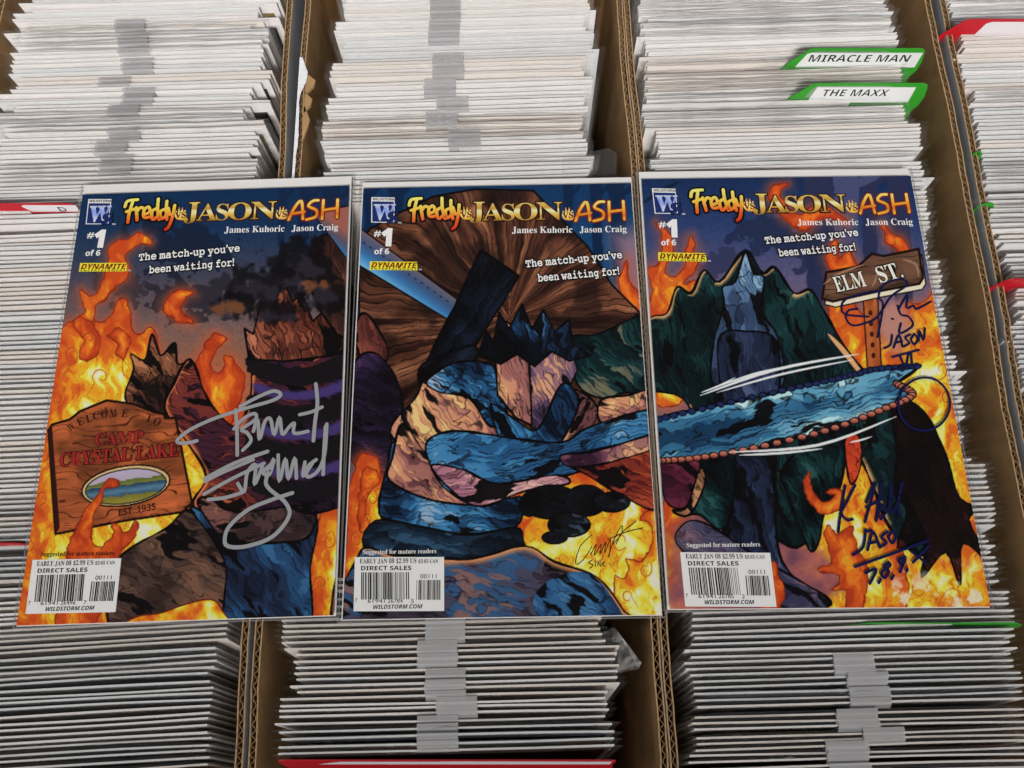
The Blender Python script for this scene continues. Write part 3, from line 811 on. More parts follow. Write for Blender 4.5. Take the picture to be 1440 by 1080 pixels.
def text_mesh(items, name, mats):
    """items: (text, style, p0, p1, cap height, material index, z, weight offset, flip) on the xy plane; returns one mesh"""
    bm = bmesh.new()
    for (t, style, p0, p1, h, mi, z, off) in items:
        cu = bpy.data.curves.new('lettering', 'FONT')
        cu.body = styled(t, style)
        cu.size = 1.0
        cu.resolution_u = 3
        ob = bpy.data.objects.new('lettering', cu)
        col.objects.link(ob)
        dg = bpy.context.evaluated_depsgraph_get()
        me0 = bpy.data.meshes.new_from_object(ob.evaluated_get(dg))
        xs = np.array([v.co for v in me0.vertices])
        bpy.data.meshes.remove(me0)
        if off:                                     # a heavier letter: the outline set under or around it
            cu.offset = off
            dg = bpy.context.evaluated_depsgraph_get()
        me = bpy.data.meshes.new_from_object(ob.evaluated_get(bpy.context.evaluated_depsgraph_get()))
        x0, x1 = xs[:, 0].min(), xs[:, 0].max()
        cap = .7
        p0, p1 = np.array(p0, float), np.array(p1, float)
        L = np.linalg.norm(p1 - p0)
        ex = (p1 - p0) / L
        ey = np.array([-ex[1], ex[0]])
        sx, sy = L / (x1 - x0), h / cap
        k0 = len(bm.verts)
        nv = len(me.vertices)
        for v in me.vertices:
            q = p0 + ex * (v.co.x - x0) * sx + ey * v.co.y * sy
            v.co = (q[0] * S, q[1] * S, z * S)
        for f in me.polygons:
            f.material_index = mi
        bm.from_mesh(me)
        bpy.data.objects.remove(ob)
        bpy.data.curves.remove(cu)
        bpy.data.meshes.remove(me)
    me = bpy.data.meshes.new(name)
    bm.to_mesh(me)
    bm.free()
    for m in mats:
        me.materials.append(m)
    return me


def ribbon(mb, pts, wd, z, mi=0, n=5, cap=True):
    P = catmull(pts, n) if len(pts) > 2 and n else np.array(pts, float)
    T = np.gradient(P, axis=0)
    T /= np.linalg.norm(T, axis=1)[:, None] + 1e-9
    N = np.stack([-T[:, 1], T[:, 0]], 1)
    k = len(P)
    for i in range(k - 1):
        a, b = P[i] - N[i] * wd / 2, P[i] + N[i] * wd / 2
        c, d = P[i + 1] + N[i + 1] * wd / 2, P[i + 1] - N[i + 1] * wd / 2
        zz = z + .00006 * (i % 7)
        mb.poly([(a[0], a[1], zz), (d[0], d[1], zz), (c[0], c[1], zz), (b[0], b[1], zz)], mi)
    if cap:
        for q, s in ((P[0], 0), (P[-1], 1)):
            mb.poly([(q[0] + wd / 2 * math.cos(t), q[1] + wd / 2 * math.sin(t), z + .0005 + .0001 * s) for t in np.linspace(0, 2 * math.pi, 11)[:-1]], mi)


# ------------------------------------------------------------------ the storage boxes
def wall_strip(name, path, top, depth, inner_left, parent):
    """one corrugated cardboard wall along a path: two liners, the fluted core between them"""
    path = np.array(path, float)
    t = np.linspace(0, 1, 90)
    seg = np.linspace(0, 1, len(path))
    P = np.stack([np.interp(t, seg, path[:, 0]), np.interp(t, seg, path[:, 1])], 1)
    rnd = random.Random(int(abs(path[0, 0] * 100)))
    P[:, 0] += .02 * np.sin(P[:, 1] * 1.3) + np.array([rnd.uniform(-.006, .006) for _ in t])
    th = .17
    zt = top + .02 * np.sin(P[:, 1] * .9 + 1) + np.array([rnd.uniform(-.012, .012) for _ in t])
    mb = MB()
    for side, mi in ((-1, 0 if inner_left else 1), (1, 1 if inner_left else 0)):
        for i in range(len(P) - 1):
            for a in (0,):
                x0, x1 = P[i, 0] + side * th / 2, P[i + 1, 0] + side * th / 2
                o0, o1 = x0 - side * .03, x1 - side * .03
                y0, y1, z0, z1 = P[i, 1], P[i + 1, 1], zt[i], zt[i + 1]
                mb.quad((x0, y0, z0), (x1, y1, z1), (x1, y1, -depth), (x0, y0, -depth), mi)
                mb.quad((o0, y0, z0), (o1, y1, z1), (o1, y1, -depth), (o0, y0, -depth), 2)
                mb.quad((x0, y0, z0), (x1, y1, z1), (o1, y1, z1), (o0, y0, z0), 2)
    w_ = mb.build(name, [M['kraft'], M['outer'], M['kraft_edge']], parent)
    fl = MB()
    L = abs(P[-1, 1] - P[0, 1])
    ys = np.linspace(P[0, 1], P[-1, 1], int(L / .045))
    xs = np.interp(ys, P[::1, 1] if P[-1, 1] > P[0, 1] else P[::-1, 1], P[:, 0] if P[-1, 1] > P[0, 1] else P[::-1, 0])
    zs = np.interp(ys, P[:, 1], zt)
    ph = ys / .22 * 2 * math.pi + 1.3 * np.sin(ys * 1.7) + .9 * np.sin(ys * 4.3 + 1)
    xo = xs + (th / 2 - .034) * np.sin(ph) * (.55 + .45 * vnoise(ys * 1.9, ys * 0 + path[0, 0], 3)) + .02 * (vnoise(ys * 3.1, ys * 0, 8) - .5)
    for i in range(len(ys) - 1):
        for o in (-.009, .009):
            fl.quad((xo[i] + o, ys[i], zs[i] - .012), (xo[i + 1] + o, ys[i + 1], zs[i + 1] - .012), (xo[i + 1] + o, ys[i + 1], -1.2), (xo[i] + o, ys[i], -1.2))
        fl.quad((xo[i] - .009, ys[i], zs[i] - .012), (xo[i + 1] - .009, ys[i + 1], zs[i + 1] - .012), (xo[i + 1] + .009, ys[i + 1], zs[i + 1] - .012), (xo[i] + .009, ys[i], zs[i] - .012))
    fl.build('corrugated_core', M['flute'], w_)
    return w_


Y0, Y1, FLOOR = -8.0, 19.0, -11.3
WT = -.19
BOXES = [
    ([(-14.15, Y0), (-14.2, 6), (-14.1, Y1)], [(-6.02, Y0), (-5.98, -.7), (-5.87, 5), (-5.84, 10.4), (-5.92, Y1)], 'brown cardboard storage box at far left, holding the red D divider'),
    ([(-5.74, Y0), (-5.72, -2), (-5.58, 5), (-5.42, 10.3), (-5.34, Y1)], [(2.68, Y0), (2.9, -1.1), (3.25, 5), (3.40, 10), (3.44, Y1)], 'brown cardboard storage box with a torn white patch on its left wall edge'),
    ([(2.88, Y0), (3.10, -1.1), (3.45, 5), (3.60, 10), (3.64, Y1)], [(11.1, Y0), (11.42, 1.3), (11.66, 5.1), (12.0, 12), (12.1, Y1)], 'brown cardboard storage box holding the green lettered dividers'),
    ([(11.45, Y0), (11.78, 1.6), (12.02, 5.1), (12.38, 11.94), (12.56, Y1)], [(19.8, Y0), (20.2, 6), (20.6, Y1)], 'brown cardboard storage box cut off by the right border of the photo'),
]
tb = MB()
tb.box(-40, 40, -30, 40, FLOOR - 1.2, FLOOR - .2)
tag(tb.build('table_top', M['table']), kind='structure')
for left, right, lab in BOXES:
    cx = (left[1][0] + right[1][0]) / 2
    b = tag(empty('storage_box', (0, 0, 0)), lab, 'storage box', 'cardboard boxes of bagged comics')
    wall_strip('side_wall', left, WT, -FLOOR, False, b)
    wall_strip('side_wall', right, WT, -FLOOR, True, b)
    e = MB(); e.box(left[-1][0] + .12, right[-1][0] - .12, Y1 - .2, Y1, FLOOR, WT); e.build('end_wall', [M['kraft']], b)
    e = MB(); e.box(left[0][0] + .12, right[0][0] - .12, Y0, Y0 + .2, FLOOR, WT); e.build('end_wall', [M['kraft']], b)
    e = MB(); e.box(min(q[0] for q in left) + .3, max(q[0] for q in right) - .1, Y0 + .2, Y1 - .2, FLOOR - .18, FLOOR); e.build('base', [M['kraft']], b)
    if 'torn' in lab:
        rnd = random.Random(5)
        tp = MB()
        ys = np.linspace(9.9, 14.0, 26)
        wv = [.05 + .10 * math.exp(-((y - 13.4) / .45) ** 2) * 2.0 + .05 * math.exp(-((y - 11.6) / .9) ** 2) + rnd.uniform(-.012, .012) for y in ys]
        for i in range(len(ys) - 1):
            xa, xb = np.interp(ys[i], [-2, 5, 10.3, 19], [-5.72, -5.58, -5.42, -5.34]), np.interp(ys[i + 1], [-2, 5, 10.3, 19], [-5.72, -5.58, -5.42, -5.34])
            tp.quad((xa - .115, ys[i], WT - .5), (xb - .115, ys[i + 1], WT - .5), (xb - .10, ys[i + 1], WT + .045), (xa - .10, ys[i], WT + .045))
            tp.quad((xa - .10, ys[i], WT + .045), (xb - .10, ys[i + 1], WT + .045), (xb - .10 + wv[i + 1], ys[i + 1], WT + .05), (xa - .10 + wv[i], ys[i], WT + .05))
        tp.build('torn_paper_strip', [M['torn']], b)
        fl = MB()
        for a, c_, h in ((13.5, 12.8, .16), (12.9, 12.2, .10), (12.5, 11.3, .07)):
            x = np.interp((a + c_) / 2, [-2, 5, 10.3, 19], [-5.72, -5.58, -5.42, -5.34])
            fl.slab([(x + .09, a), (x + .2 + h, (a + c_) / 2 + .1), (x + .16 + h, (a + c_) / 2 - .1), (x + .09, c_)], WT - .05, WT + .02)
        fl.build('torn_flap', [M['kraft']], b)


# ------------------------------------------------------------------ the bagged comics standing in the boxes
BH = 10.55                     # board height


def bent(x, amp, k):
    return amp * (1 - (x / 3.5) ** 2) + .35 * amp * math.sin(x * k)


def sheet(mb, w2, z0, z1, y, th, amp, k, mi=0, n=12, dz=None):
    xs = np.linspace(-w2, w2, n + 1)
    for a, b in zip(xs[:-1], xs[1:]):
        ya, yb = y + bent(a, amp, k), y + bent(b, amp, k)
        za, zb = (z1, z1) if dz is None else (z1 + dz(a), z1 + dz(b))
        mb.quad((a, ya, z0), (b, yb, z0), (b, yb, zb), (a, ya, za), mi)
        mb.quad((a, ya + th, z0), (a, ya + th, za), (b, yb + th, zb), (b, yb + th, z0), mi)
        mb.quad((a, ya, za), (b, yb, zb), (b, yb + th, zb), (a, ya + th, za), mi)
    for x in (-w2, w2):
        yy = y + bent(x, amp, k)
        mb.quad((x, yy, z0), (x, yy + th, z0), (x, yy + th, z1), (x, yy, z1), mi)


def spot_colour(name, c1, c2, c3, scale):
    m = bpy.data.materials.new(name)
    m.use_nodes = True
    nt = m.node_tree
    p = nt.nodes['Principled BSDF']
    p.inputs['Roughness'].default_value = .4
    tc = nt.nodes.new('ShaderNodeTexCoord')
    v = nt.nodes.new('ShaderNodeTexVoronoi')
    v.inputs['Scale'].default_value = scale
    nt.links.new(tc.outputs['Object'], v.inputs['Vector'])
    r = nt.nodes.new('ShaderNodeValToRGB')
    r.color_ramp.interpolation = 'CONSTANT'
    r.color_ramp.elements[0].color = (*c1, 1)
    r.color_ramp.elements[1].color = (*c2, 1)
    r.color_ramp.elements[1].position = .45
    e = r.color_ramp.elements.new(.75)
    e.color = (*c3, 1)
    sp = nt.nodes.new('ShaderNodeSeparateColor')
    nt.links.new(v.outputs['Color'], sp.inputs[0])
    nt.links.new(sp.outputs[0], r.inputs['Fac'])
    nt.links.new(r.outputs['Color'], p.inputs['Base Color'])
    return m


COVERS = [spot_colour('cover_print_dark', (.012, .012, .014), (.03, .028, .03), (.05, .03, .02), 40),
          spot_colour('cover_print_red', (.02, .012, .012), (.22, .02, .015), (.10, .06, .03), 35),
          spot_colour('cover_print_blue', (.015, .02, .035), (.03, .06, .12), (.10, .11, .12), 35),
          spot_colour('cover_print_warm', (.04, .03, .02), (.20, .15, .04), (.30, .28, .22), 35)]

PROTO = []
for k in range(8):
    r = random.Random(100 + k)
    amp, kk = r.uniform(-.018, .018), r.uniform(.5, 1.3)
    w2 = 3.46 + r.uniform(-.03, .03)
    board = MB()
    sheet(board, w2, .08, BH, 0, .034, amp, kk, 0, 12, lambda x, a=r.uniform(0, 6), s=r.uniform(.002, .009): s * math.sin(x * .8 + a))
    boards = [board.mesh('backing_board', m) for m in M['board']]
    book = MB()
    faces_us = k % 4 == 3
    y_ = -.042 if faces_us else .036
    sheet(book, 3.31, .12, 10.25, y_, .040, amp, kk, 0)
    books = [book.mesh('booklet', c) for c in COVERS]
    bag = MB()
    b2 = w2 + .17
    ya, yb = (-.054, .044) if faces_us else (-.010, .084)
    xs = np.linspace(-b2, b2, 13)
    hh = lambda x: BH + .07 + .02 * math.sin(x * 2.1 + k) + .012 * math.sin(x * 5.3 + 2 * k)
    for a, b in zip(xs[:-1], xs[1:]):
        ba, bb = bent(a, amp, kk), bent(b, amp, kk)
        ea, eb = [max(0.02, 1 - max(0, (abs(q) - w2) / .17) * .9) for q in (a, b)]
        mid = (ya + yb) / 2
        fa, fb = mid + (ya - mid) * ea + ba, mid + (ya - mid) * eb + bb
        ga, gb = mid + (yb - mid) * ea + ba, mid + (yb - mid) * eb + bb
        bag.quad((a, fa, 6), (b, fb, 6), (b, fb, hh(b)), (a, fa, hh(a)))
        bag.quad((a, ga, 6), (b, gb, 6), (b, gb, hh(b)), (a, ga, hh(a)))
        bag.quad((a, fa, hh(a)), (b, fb, hh(b)), (b, gb, hh(b) - .03), (a, ga, hh(a) - .03))
    bags = [bag.mesh('sleeve', M['film']), bag.mesh('sleeve', M['film_crinkled'])]
    PROTO.append((boards, books, bags, faces_us, ya))

tape_mb = MB()
tape_mb.box(-.43, .43, -.020, -.015, BH - 1.3, BH + .082)
tape_mb.box(-.43, .43, -.015, .08, BH + .078, BH + .084)
TAPE_MESH = tape_mb.mesh('tape', M['tape'])

tape_mb = MB()
tape_mb.box(-.43, .43, -.026, -.020, BH - 1.3, BH - .02)
tape_mb.quad((-.43, -.026, BH - .02), (.43, -.026, BH - .02), (.43, .0, BH + .085), (-.43, .0, BH + .085))
tape_mb.quad((-.43, -.105, BH - .10), (.43, -.105, BH - .10), (.43, .0, BH + .088), (-.43, .0, BH + .088))
tape_mb.box(-.43, .43, .0, .10, BH + .080, BH + .086)
M['tape_lit'] = film('lit_matte_tape', .9, .3, (.97, .97, .97), bump=.15, milky=.34, gloss=.03)  # milkier copy of the tape, the light it catches put into the material
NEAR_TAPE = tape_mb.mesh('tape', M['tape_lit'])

# strips of tape seen in the photograph: (column, x, y near, y far)
TAPES = []
for c_, u, v0, v1 in ((0, 183, 30, 43), (0, 187, 48, 62), (0, 190, 74, 80), (0, 194, 87, 102), (0, 160, 114, 122), (0, 193, 129, 148), (0, 174, 152, 165), (0, 173, 182, 200), (0, 155, 200, 215), (0, 162, 218, 240),
                      (1, 626, -5, 30), (1, 624, 30, 62), (1, 630, 80, 110), (1, 618, 112, 134), (1, 636, 136, 158), (1, 620, 158, 180), (1, 652, 182, 210),
                      (1, 624, 872, 905), (1, 613, 906, 934), (1, 624, 948, 984), (1, 639, 984, 1010), (1, 613, 1012, 1047),
                      (2, 1199, 926, 951), (2, 1220, 953, 995), (2, 1202, 997, 1020), (2, 1240, 1021, 1045), (2, 1191, 1046, 1085)):
    a, b = ground(u, v1, -.2), ground(u, v0, -.2)
    TAPES.append((c_, (a[0] + b[0]) / 2, a[1] - .03, b[1] + .03))


def lean_at(y):
    return math.radians(np.interp(y, [-5, 0, 6, 11, 17], [17, 15, 10, 6, 5]))


GROUPS = ['white bagged comics of the far left box, in front of and behind the display', 'white bagged comics of the second box', 'white bagged comics of the third box', 'white bagged comics of the far right box']
LABELS = [{'far': 'white bagged comic of the far left box, above the left display comic', 'mid': 'white bagged comic of the far left box, ending beside the left display comic', 'near': 'grey white bagged comic of the far left box, below the left display comic'},
          {'far': 'white bagged comic of the second box, above the middle display comic', 'near': 'grey white bagged comic of the second box, below the middle display comic'},
          {'far': 'white bagged comic of the third box, above the right display comic', 'near': 'grey white bagged comic of the third box, below the right display comic'},
          {'far': 'white bagged comic of the far right box, close to the upper red divider'}]
CX = [-9.95, -1.2, 7.35, 15.95]
k_hide = lambda y: math.sin(y * 2.1) > .35 and math.sin(y * 9.3) > -.4
rnd = random.Random(21)
MASS = []                       # the run of comics past the first three hundred: gathered in one mass at the end
DIV_Y = {0: [9.05, .95], 1: [-3.83], 2: [13.15, 11.9, -.52], 3: [14.05, 9.0, 7.4, 5.85]}
for c_ in range(4):
    y = -4.75
    goff = gh = 0
    left = 0
    grot = 0
    gm = 0
    crink = 0
    while y < 17.2:
        pitch = .120 + rnd.uniform(-.014, .022)
        y += pitch
        if left <= 0:
            left = rnd.choice((2, 3, 4, 5, 6, 7))
            goff, gh, grot = rnd.gauss(0, .13), rnd.gauss(0, .035), rnd.gauss(0, .0035)
            gm = rnd.choice((0, 0, 0, 1, 1, 2))
            crink = rnd.random() < (.65 if c_ > 1 else .35)
            y += rnd.choice((0, 0, 0, .03, .06))
        left -= 1
        if any(abs(y - d) < .07 for d in DIV_Y[c_]):
            y += .13
        x = CX[c_] + np.interp(y, [-4, 17], [-.45, .25]) * (1 if c_ else .15) + max(-.22, min(.22, goff)) + rnd.gauss(0, .026)
        if c_ == 0 and y > 9.8 and k_hide(y): x -= .42
        if rnd.random() < .05: x += rnd.choice((-1, 1)) * .2
        if c_ == 2 and y < 9.4: x = min(x, 7.32)
        top = -.20 + max(-.08, min(.06, gh * .8 + rnd.gauss(0, .017)))
        if -1.2 < y < 10.4: top = min(top, -.17)
        lean = lean_at(y) + rnd.gauss(0, .006)
        rz = grot * .8 + rnd.gauss(0, .0015) + (.02 if c_ == 0 and y < 0 else 0) + (-.012 if c_ == 0 and y > 9 else -.01 if c_ else 0)
        z = top - BH * math.cos(lean)
        yb_ = y - BH * math.sin(lean)
        zone = 'far' if y > 9.9 else ('near' if y < -.45 else 'mid')
        k = rnd.randrange(8)
        if PROTO[k][3] and rnd.random() < .35: k = rnd.choice((0, 1, 2, 4, 5, 6))
        shows = c_ == 0 and y > 9.8 and not k_hide(y) and rnd.random() < .8
        if shows: k, x = rnd.choice((3, 7)), x + .12
        boards, books, bags, fus, fy = PROTO[k]
        mts = (gm if rnd.random() < .8 else rnd.randrange(3), rnd.choice((0, 0, 0, 0, 1, 3)) if shows else rnd.choice((0, 0, 0, 1, 2, 3)), 1 if crink else 0)
        tp = next((t for t in TAPES if t[0] == c_ and t[2] <= y <= t[3]), None)
        if c_ == 1 and y < -3.44:
            continue                                   # room in front of the red divider
        if c_ == 1 and zone == 'mid' and 0.1 < y < 9.3:
            continue                                   # wholly under the displayed comics
        if c_ == 3 and y < 3.0:
            continue                                   # out of the picture
        single = (c_ == 0 and (zone != 'mid' or y > 6.9)) or (c_ in (1, 2) and zone != 'mid') or (c_ == 3 and y > 13.2)
        if y < -4.6 or y > 17: single = False
        if not single:
            if y < -4.6 or y > 17 or zone == 'mid' or c_ == 3:
                MASS.append((x, yb_, z, lean, rz, boards[mts[0]], books[mts[1]], bags[mts[2]]))
            else:
                MASS.append((x, yb_, z, lean, rz, boards[mts[0]], books[mts[1]], bags[mts[2]]))
            continue
        o = empty('comic_book', (x, yb_, z), (-lean, 0, rz))
        tag(o, LABELS[c_][zone] if zone in LABELS[c_] else LABELS[c_]['far'], 'comic book', GROUPS[c_] + {'far': ', back run', 'mid': ', middle run', 'near': ', front run'}[zone])
        link('backing_board', boards[mts[0]], o)
        link('booklet', books[mts[1]], o)
        sl = link('sleeve', bags[mts[2]], o)
        if tp:
            t = link('tape', TAPE_MESH if y > 0 else NEAR_TAPE, o)
            t.location = ((tp[1] - x + rnd.gauss(0, .012)) * S, (fy + .012) * S, rnd.uniform(-.02, .02) * S)

bm = bmesh.new()
mass_mats = M['board'] + COVERS + [M['film'], M['film_crinkled']]
for (x, y, z, lean, rz, b1, b2, b3) in MASS:
    MX = Matrix.Translation((x * S, y * S, z * S)) @ Euler((-lean, 0, rz)).to_matrix().to_4x4()
    for me in (b1, b2, b3):
        t = me.copy()
        t.transform(MX)
        mi = mass_mats.index(me.materials[0])
        for p_ in t.polygons:
            p_.material_index = mi
        bm.from_mesh(t)
        bpy.data.meshes.remove(t)
me = bpy.data.meshes.new('packed_comic_books')
bm.to_mesh(me)
bm.free()
for m in mass_mats:
    me.materials.append(m)
tag(link('packed_comic_books', me), 'dense pack of white bagged comic ends filling the right hand boxes beside the display', 'comic books', kind='stuff')


# ------------------------------------------------------------------ divider cards
def divider(label, u0, u1, v_top, tabh, colour, text=None, group=None, lab=None, z_up=.36, rx=(1, 1), lean=None, sl=.32, ymove=0, xl=1):
    """a plastic card standing among the comics, its tab rising above them; u0,u1: tab ends, v_top: the tab's top edge in the survey photo"""
    ztop = z_up
    a, b = ground(u0, v_top, ztop), ground(u1, v_top, ztop)
    wd = float(np.hypot(*(b - a)))
    cx, cy = (a + b) / 2
    ang = math.atan2(b[1] - a[1], b[0] - a[0])
    ln = lean_at(cy) if lean is None else lean
    H = ztop + .55
    o = empty('divider_card', (cx, cy + ymove, ztop), (-ln, 0, ang))
    tag(o, label, 'divider card', group)
    r = .17
    L, R = -wd / 2, wd / 2
    out = [(L - sl * rx[0], -tabh), (L - .05 * rx[0], -.16), (L + .04, -.05), (L + .16, 0), (R - .16, 0), (R - .04, -.05), (R + .02 * rx[1], -.18), (R + .10 * rx[1], -tabh), (R + .10 * rx[1], -tabh - .3), (R + .02, -tabh - .5), (R + .02, -9.5), (L + .05, -9.5), (L - (sl + .1) * rx[0] * xl, -tabh - .5), (L - (sl + .15) * rx[0] * xl, -tabh - .25)]
    mb = MB()
    n = len(out)
    for yy in (-.012, .012):
        mb.poly([(x, yy, z) for x, z in out][::(1 if yy > 0 else -1)])
    for i in range(n):
        (x0, z0), (x1, z1) = out[i], out[(i + 1) % n]
        mb.quad((x0, -.012, z0), (x0, .012, z0), (x1, .012, z1), (x1, -.012, z1))
    mb.build('card', M[colour], o)
    return o, wd


# green lettered dividers of the third box
G3 = 'green tabbed dividers of the third box'
for txt, u0, u1, vt, lu, lv, lab in (('MIRACLE MAN', 1136, 1304, 68, (1126, 1299), (74, 95), 'green tabbed divider with white label reading MIRACLE MAN'),
                                     ('THE MAXX', 1140, 1308, 117, (1138, 1286), (121, 142), 'green tabbed divider with white label reading THE MAXX')):
    o, wd = divider(lab, u0, u1, vt, .46, 'green', lab=lab, group=G3)
    lb = MB()
    if txt[0] == 'M':
        lb.poly([(-wd / 2 - .12, -.0165, -.62), (wd / 2 - .01, -.0165, -.62), (wd / 2 - .04, -.0165, -.13), (-wd / 2 + .14, -.0165, -.13), (-wd / 2 + .05, -.0165, -.16)])
    else:
        lb.poly([(-wd / 2 + .14, -.0165, -.66), (wd / 2 - .24, -.0165, -.66), (wd / 2 - .30, -.0165, -.12), (-wd / 2 + .22, -.0165, -.12)])
    lbo = lb.build('label_strip', M['label_white'], o)
    sv = MB()
    sv.poly([(-wd / 2 + .02, -.0145, -.47), (-wd / 2 + .12, -.0145, -.16), (-wd / 2 + .22, -.0145, -.075), (.55, -.0145, -.075), (.68, -.0145, -.12), (.7, -.0145, -.47)])
    sv.build('label_window', M['tape'], o)
    p0, p1 = ((-wd / 2 + .16, -.43), (wd / 2 - .30, -.43)) if txt[0] == 'M' else ((-wd * .36, -.43), (wd * .20, -.43))
    me = text_mesh([(txt, 'sansb', p0, p1, .23, 0, 0, -.012)], 'lettering', [M['ink']])
    t = link('lettering', me, lbo)
    t.rotation_euler = (math.radians(90), 0, 0)
    t.location = (0, -.0195 * S, 0)

# red and green dividers elsewhere
o, wd = divider('red tabbed divider with pale label lettered D beside the left display comic', -60, 104, 286, .42, 'red', z_up=.12, rx=(1, .1))
lb = MB()
lb.poly([(-wd / 2 + 1.72, -.0165, -.32), (wd / 2, -.0165, -.32), (wd / 2, -.0165, -.05), (-wd / 2 + 1.66, -.0165, -.05), (-wd / 2 + 1.58, -.0165, -.10)])
lbo = lb.build('label_strip', M['label'], o)
t = link('lettering', text_mesh([('D', 'plain', (.98, -.30), (1.17, -.30), .17, 0, 0, .01)], 'lettering', [M['ink']]), lbo)
t.rotation_euler = (math.radians(90), 0, 0)
t.location = (0, -.0195 * S, 0)
divider('red divider card showing as a thin red line low beside the left display comic', -140, 34, 764, .2, 'red', z_up=-.1)
o, wd = divider('large red tabbed divider with blank pale label at the top right of the photo', 1356, 1520, 27, .55, 'red', z_up=.30, rx=(1.2, 1), xl=.3)
lb = MB()
lb.poly([(-wd / 2 + .55, -.0165, -.54), (wd / 2, -.0165, -.54), (wd / 2, -.0165, -.07), (-wd / 2 + .78, -.0165, -.07), (-wd / 2 + .66, -.0165, -.13)])
lb.build('label_strip', M['label'], o)
divider('small red tabbed divider at the right border beside the box edge', 1416, 1560, 392, .4, 'red', z_up=.12, rx=(.7, 1), sl=.25, xl=.3)
divider('green divider card half hidden between comics in the right hand box, upper of two', 1371, 1384, 213, .3, 'green', z_up=-.12, sl=.06)
divider('green divider card half hidden between comics in the right hand box, lower of two', 1382, 1402, 285, .3, 'green', z_up=-.08, sl=.06)
divider('green divider card showing as a long thin line under the right display comic', 1215, 1438, 876, .2, 'green', z_up=-.12, ymove=0)
o, wd = divider('red divider with pale label at the bottom of the second box', 388, 868, 1069, .5, 'red', z_up=-.08, lean=math.radians(20), rx=(.1, -.3))
lb = MB()
lb.poly([(-wd / 2 + .75, -.0165, -.5), (wd / 2 - .1, -.0165, -.5), (wd / 2 - .1, -.0165, -.09), (.1, -.0165, -.05), (-.2, -.0165, -.10), (-wd / 2 + 1.3, -.0165, -.10), (-wd / 2 + 1.15, -.0165, -.2)])
lb.build('label_strip', M['label'], o)

# ------------------------------------------------------------------ loose sleeve flaps that stick out of the pack
ff = MB()


def loose_flap(label, corners, zs):
    mb = MB()
    pts = [(*ground(u, v, z), z) for (u, v), z in zip(corners, zs)]
    c = np.mean(pts, 0)
    mb.v = [tuple(np.array(q) - c) for q in pts] + [tuple(np.array(q) - c - np.array([0, .012, .012])) for q in pts]
    n = len(pts)
    mb.f = [tuple(range(n)), tuple(range(2 * n - 1, n - 1, -1))] + [(i, (i + 1) % n, n + (i + 1) % n, n + i) for i in range(n)]
    mb.m = [0] * len(mb.f)
    o = mb.build('loose_sleeve', M['film_flap'])
    o.location = Vector(c) * S
    tag(o, label, 'plastic sleeve', 'empty sleeve flaps sticking out')


loose_flap('clear sleeve corner jutting out right of the comics below the middle display comic', [(862, 882), (866, 884), (902, 932), (898, 940), (858, 948), (760, 940)], [-.2, -.2, -.35, -.4, -.5, -.3])
loose_flap('clear crinkled sleeve flap at the right end of the second box, above the display', [(790, 222), (856, 208), (868, 216), (866, 250), (790, 250)], [-.12, -.12, -.18, -.35, -.2])


# ------------------------------------------------------------------ the three displayed comics
NX, NY = 430, 660
PX0, PX1, PYB, PYT = -3.425, 3.44, -5.31, 5.18
INFO = [
    (art_first, 'comic on display with a wooden camp board on its cover, signed in silver marker', '26496', '7', 'i_black'),
    (art_second, 'comic on display with a brown splintered stump on its cover, between the two others', '26784', '5', 'i_white'),
    (art_third, 'comic on display with an ELM ST. sign on its cover, signed in dark blue', '26785', '2', 'i_white'),
]
print_mat = bpy.data.materials.new('printed_cover')
print_mat.use_nodes = True
_nt = print_mat.node_tree
_at = _nt.nodes.new('ShaderNodeVertexColor')
_at.layer_name = 'print'
_nt.links.new(_at.outputs['Color'], _nt.nodes['Principled BSDF'].inputs['Base Color'])
_nt.nodes['Principled BSDF'].inputs['Roughness'].default_value = .42
_nt.nodes['Principled BSDF'].inputs['Specular IOR Level'].default_value = .06


def cover_mesh(i, art):
    x0, y0, t = POSE[i]
    gx, gy = np.meshgrid(np.linspace(PX0, PX1, NX), np.linspace(PYT, PYB, NY))
    wx = x0 + math.cos(t) * gx - math.sin(t) * gy
    wy = y0 + math.sin(t) * gx + math.cos(t) * gy
    U, V = project(np.stack([wx, wy, np.zeros_like(wx)], -1))
    p = Paint(U, V)
    art(p)
    C = np.clip(p.C, 0, 1) ** 1.13
    L = np.where(C <= .04045, C / 12.92, ((C + .055) / 1.055) ** 2.4) / K_
    L = np.clip(L, .002, .85)
    me = bpy.data.meshes.new('cover')
    n = NX * NY
    co = np.zeros((n, 3), np.float32)
    co[:, 0], co[:, 1] = gx.ravel() * S, gy.ravel() * S
    me.vertices.add(n)
    me.vertices.foreach_set('co', co.ravel())
    idx = np.arange(n).reshape(NY, NX)
    q = np.stack([idx[1:, :-1], idx[1:, 1:], idx[:-1, 1:], idx[:-1, :-1]], -1).reshape(-1, 4)
    me.loops.add(q.size)
    me.loops.foreach_set('vertex_index', q.ravel().astype(np.int32))
    me.polygons.add(len(q))
    me.polygons.foreach_set('loop_start', np.arange(0, q.size, 4, dtype=np.int32))
    me.update(calc_edges=True)
    at = me.color_attributes.new('print', 'FLOAT_COLOR', 'POINT')
    rgba = np.ones((n, 4), np.float32)
    rgba[:, :3] = L.reshape(-1, 3)
    at.data.foreach_set('color', rgba.ravel())
    me.materials.append(print_mat)
    return me


# measured on the left comic; the same layout is printed on all three
def L0(u, v):
    return local(0, u, v)


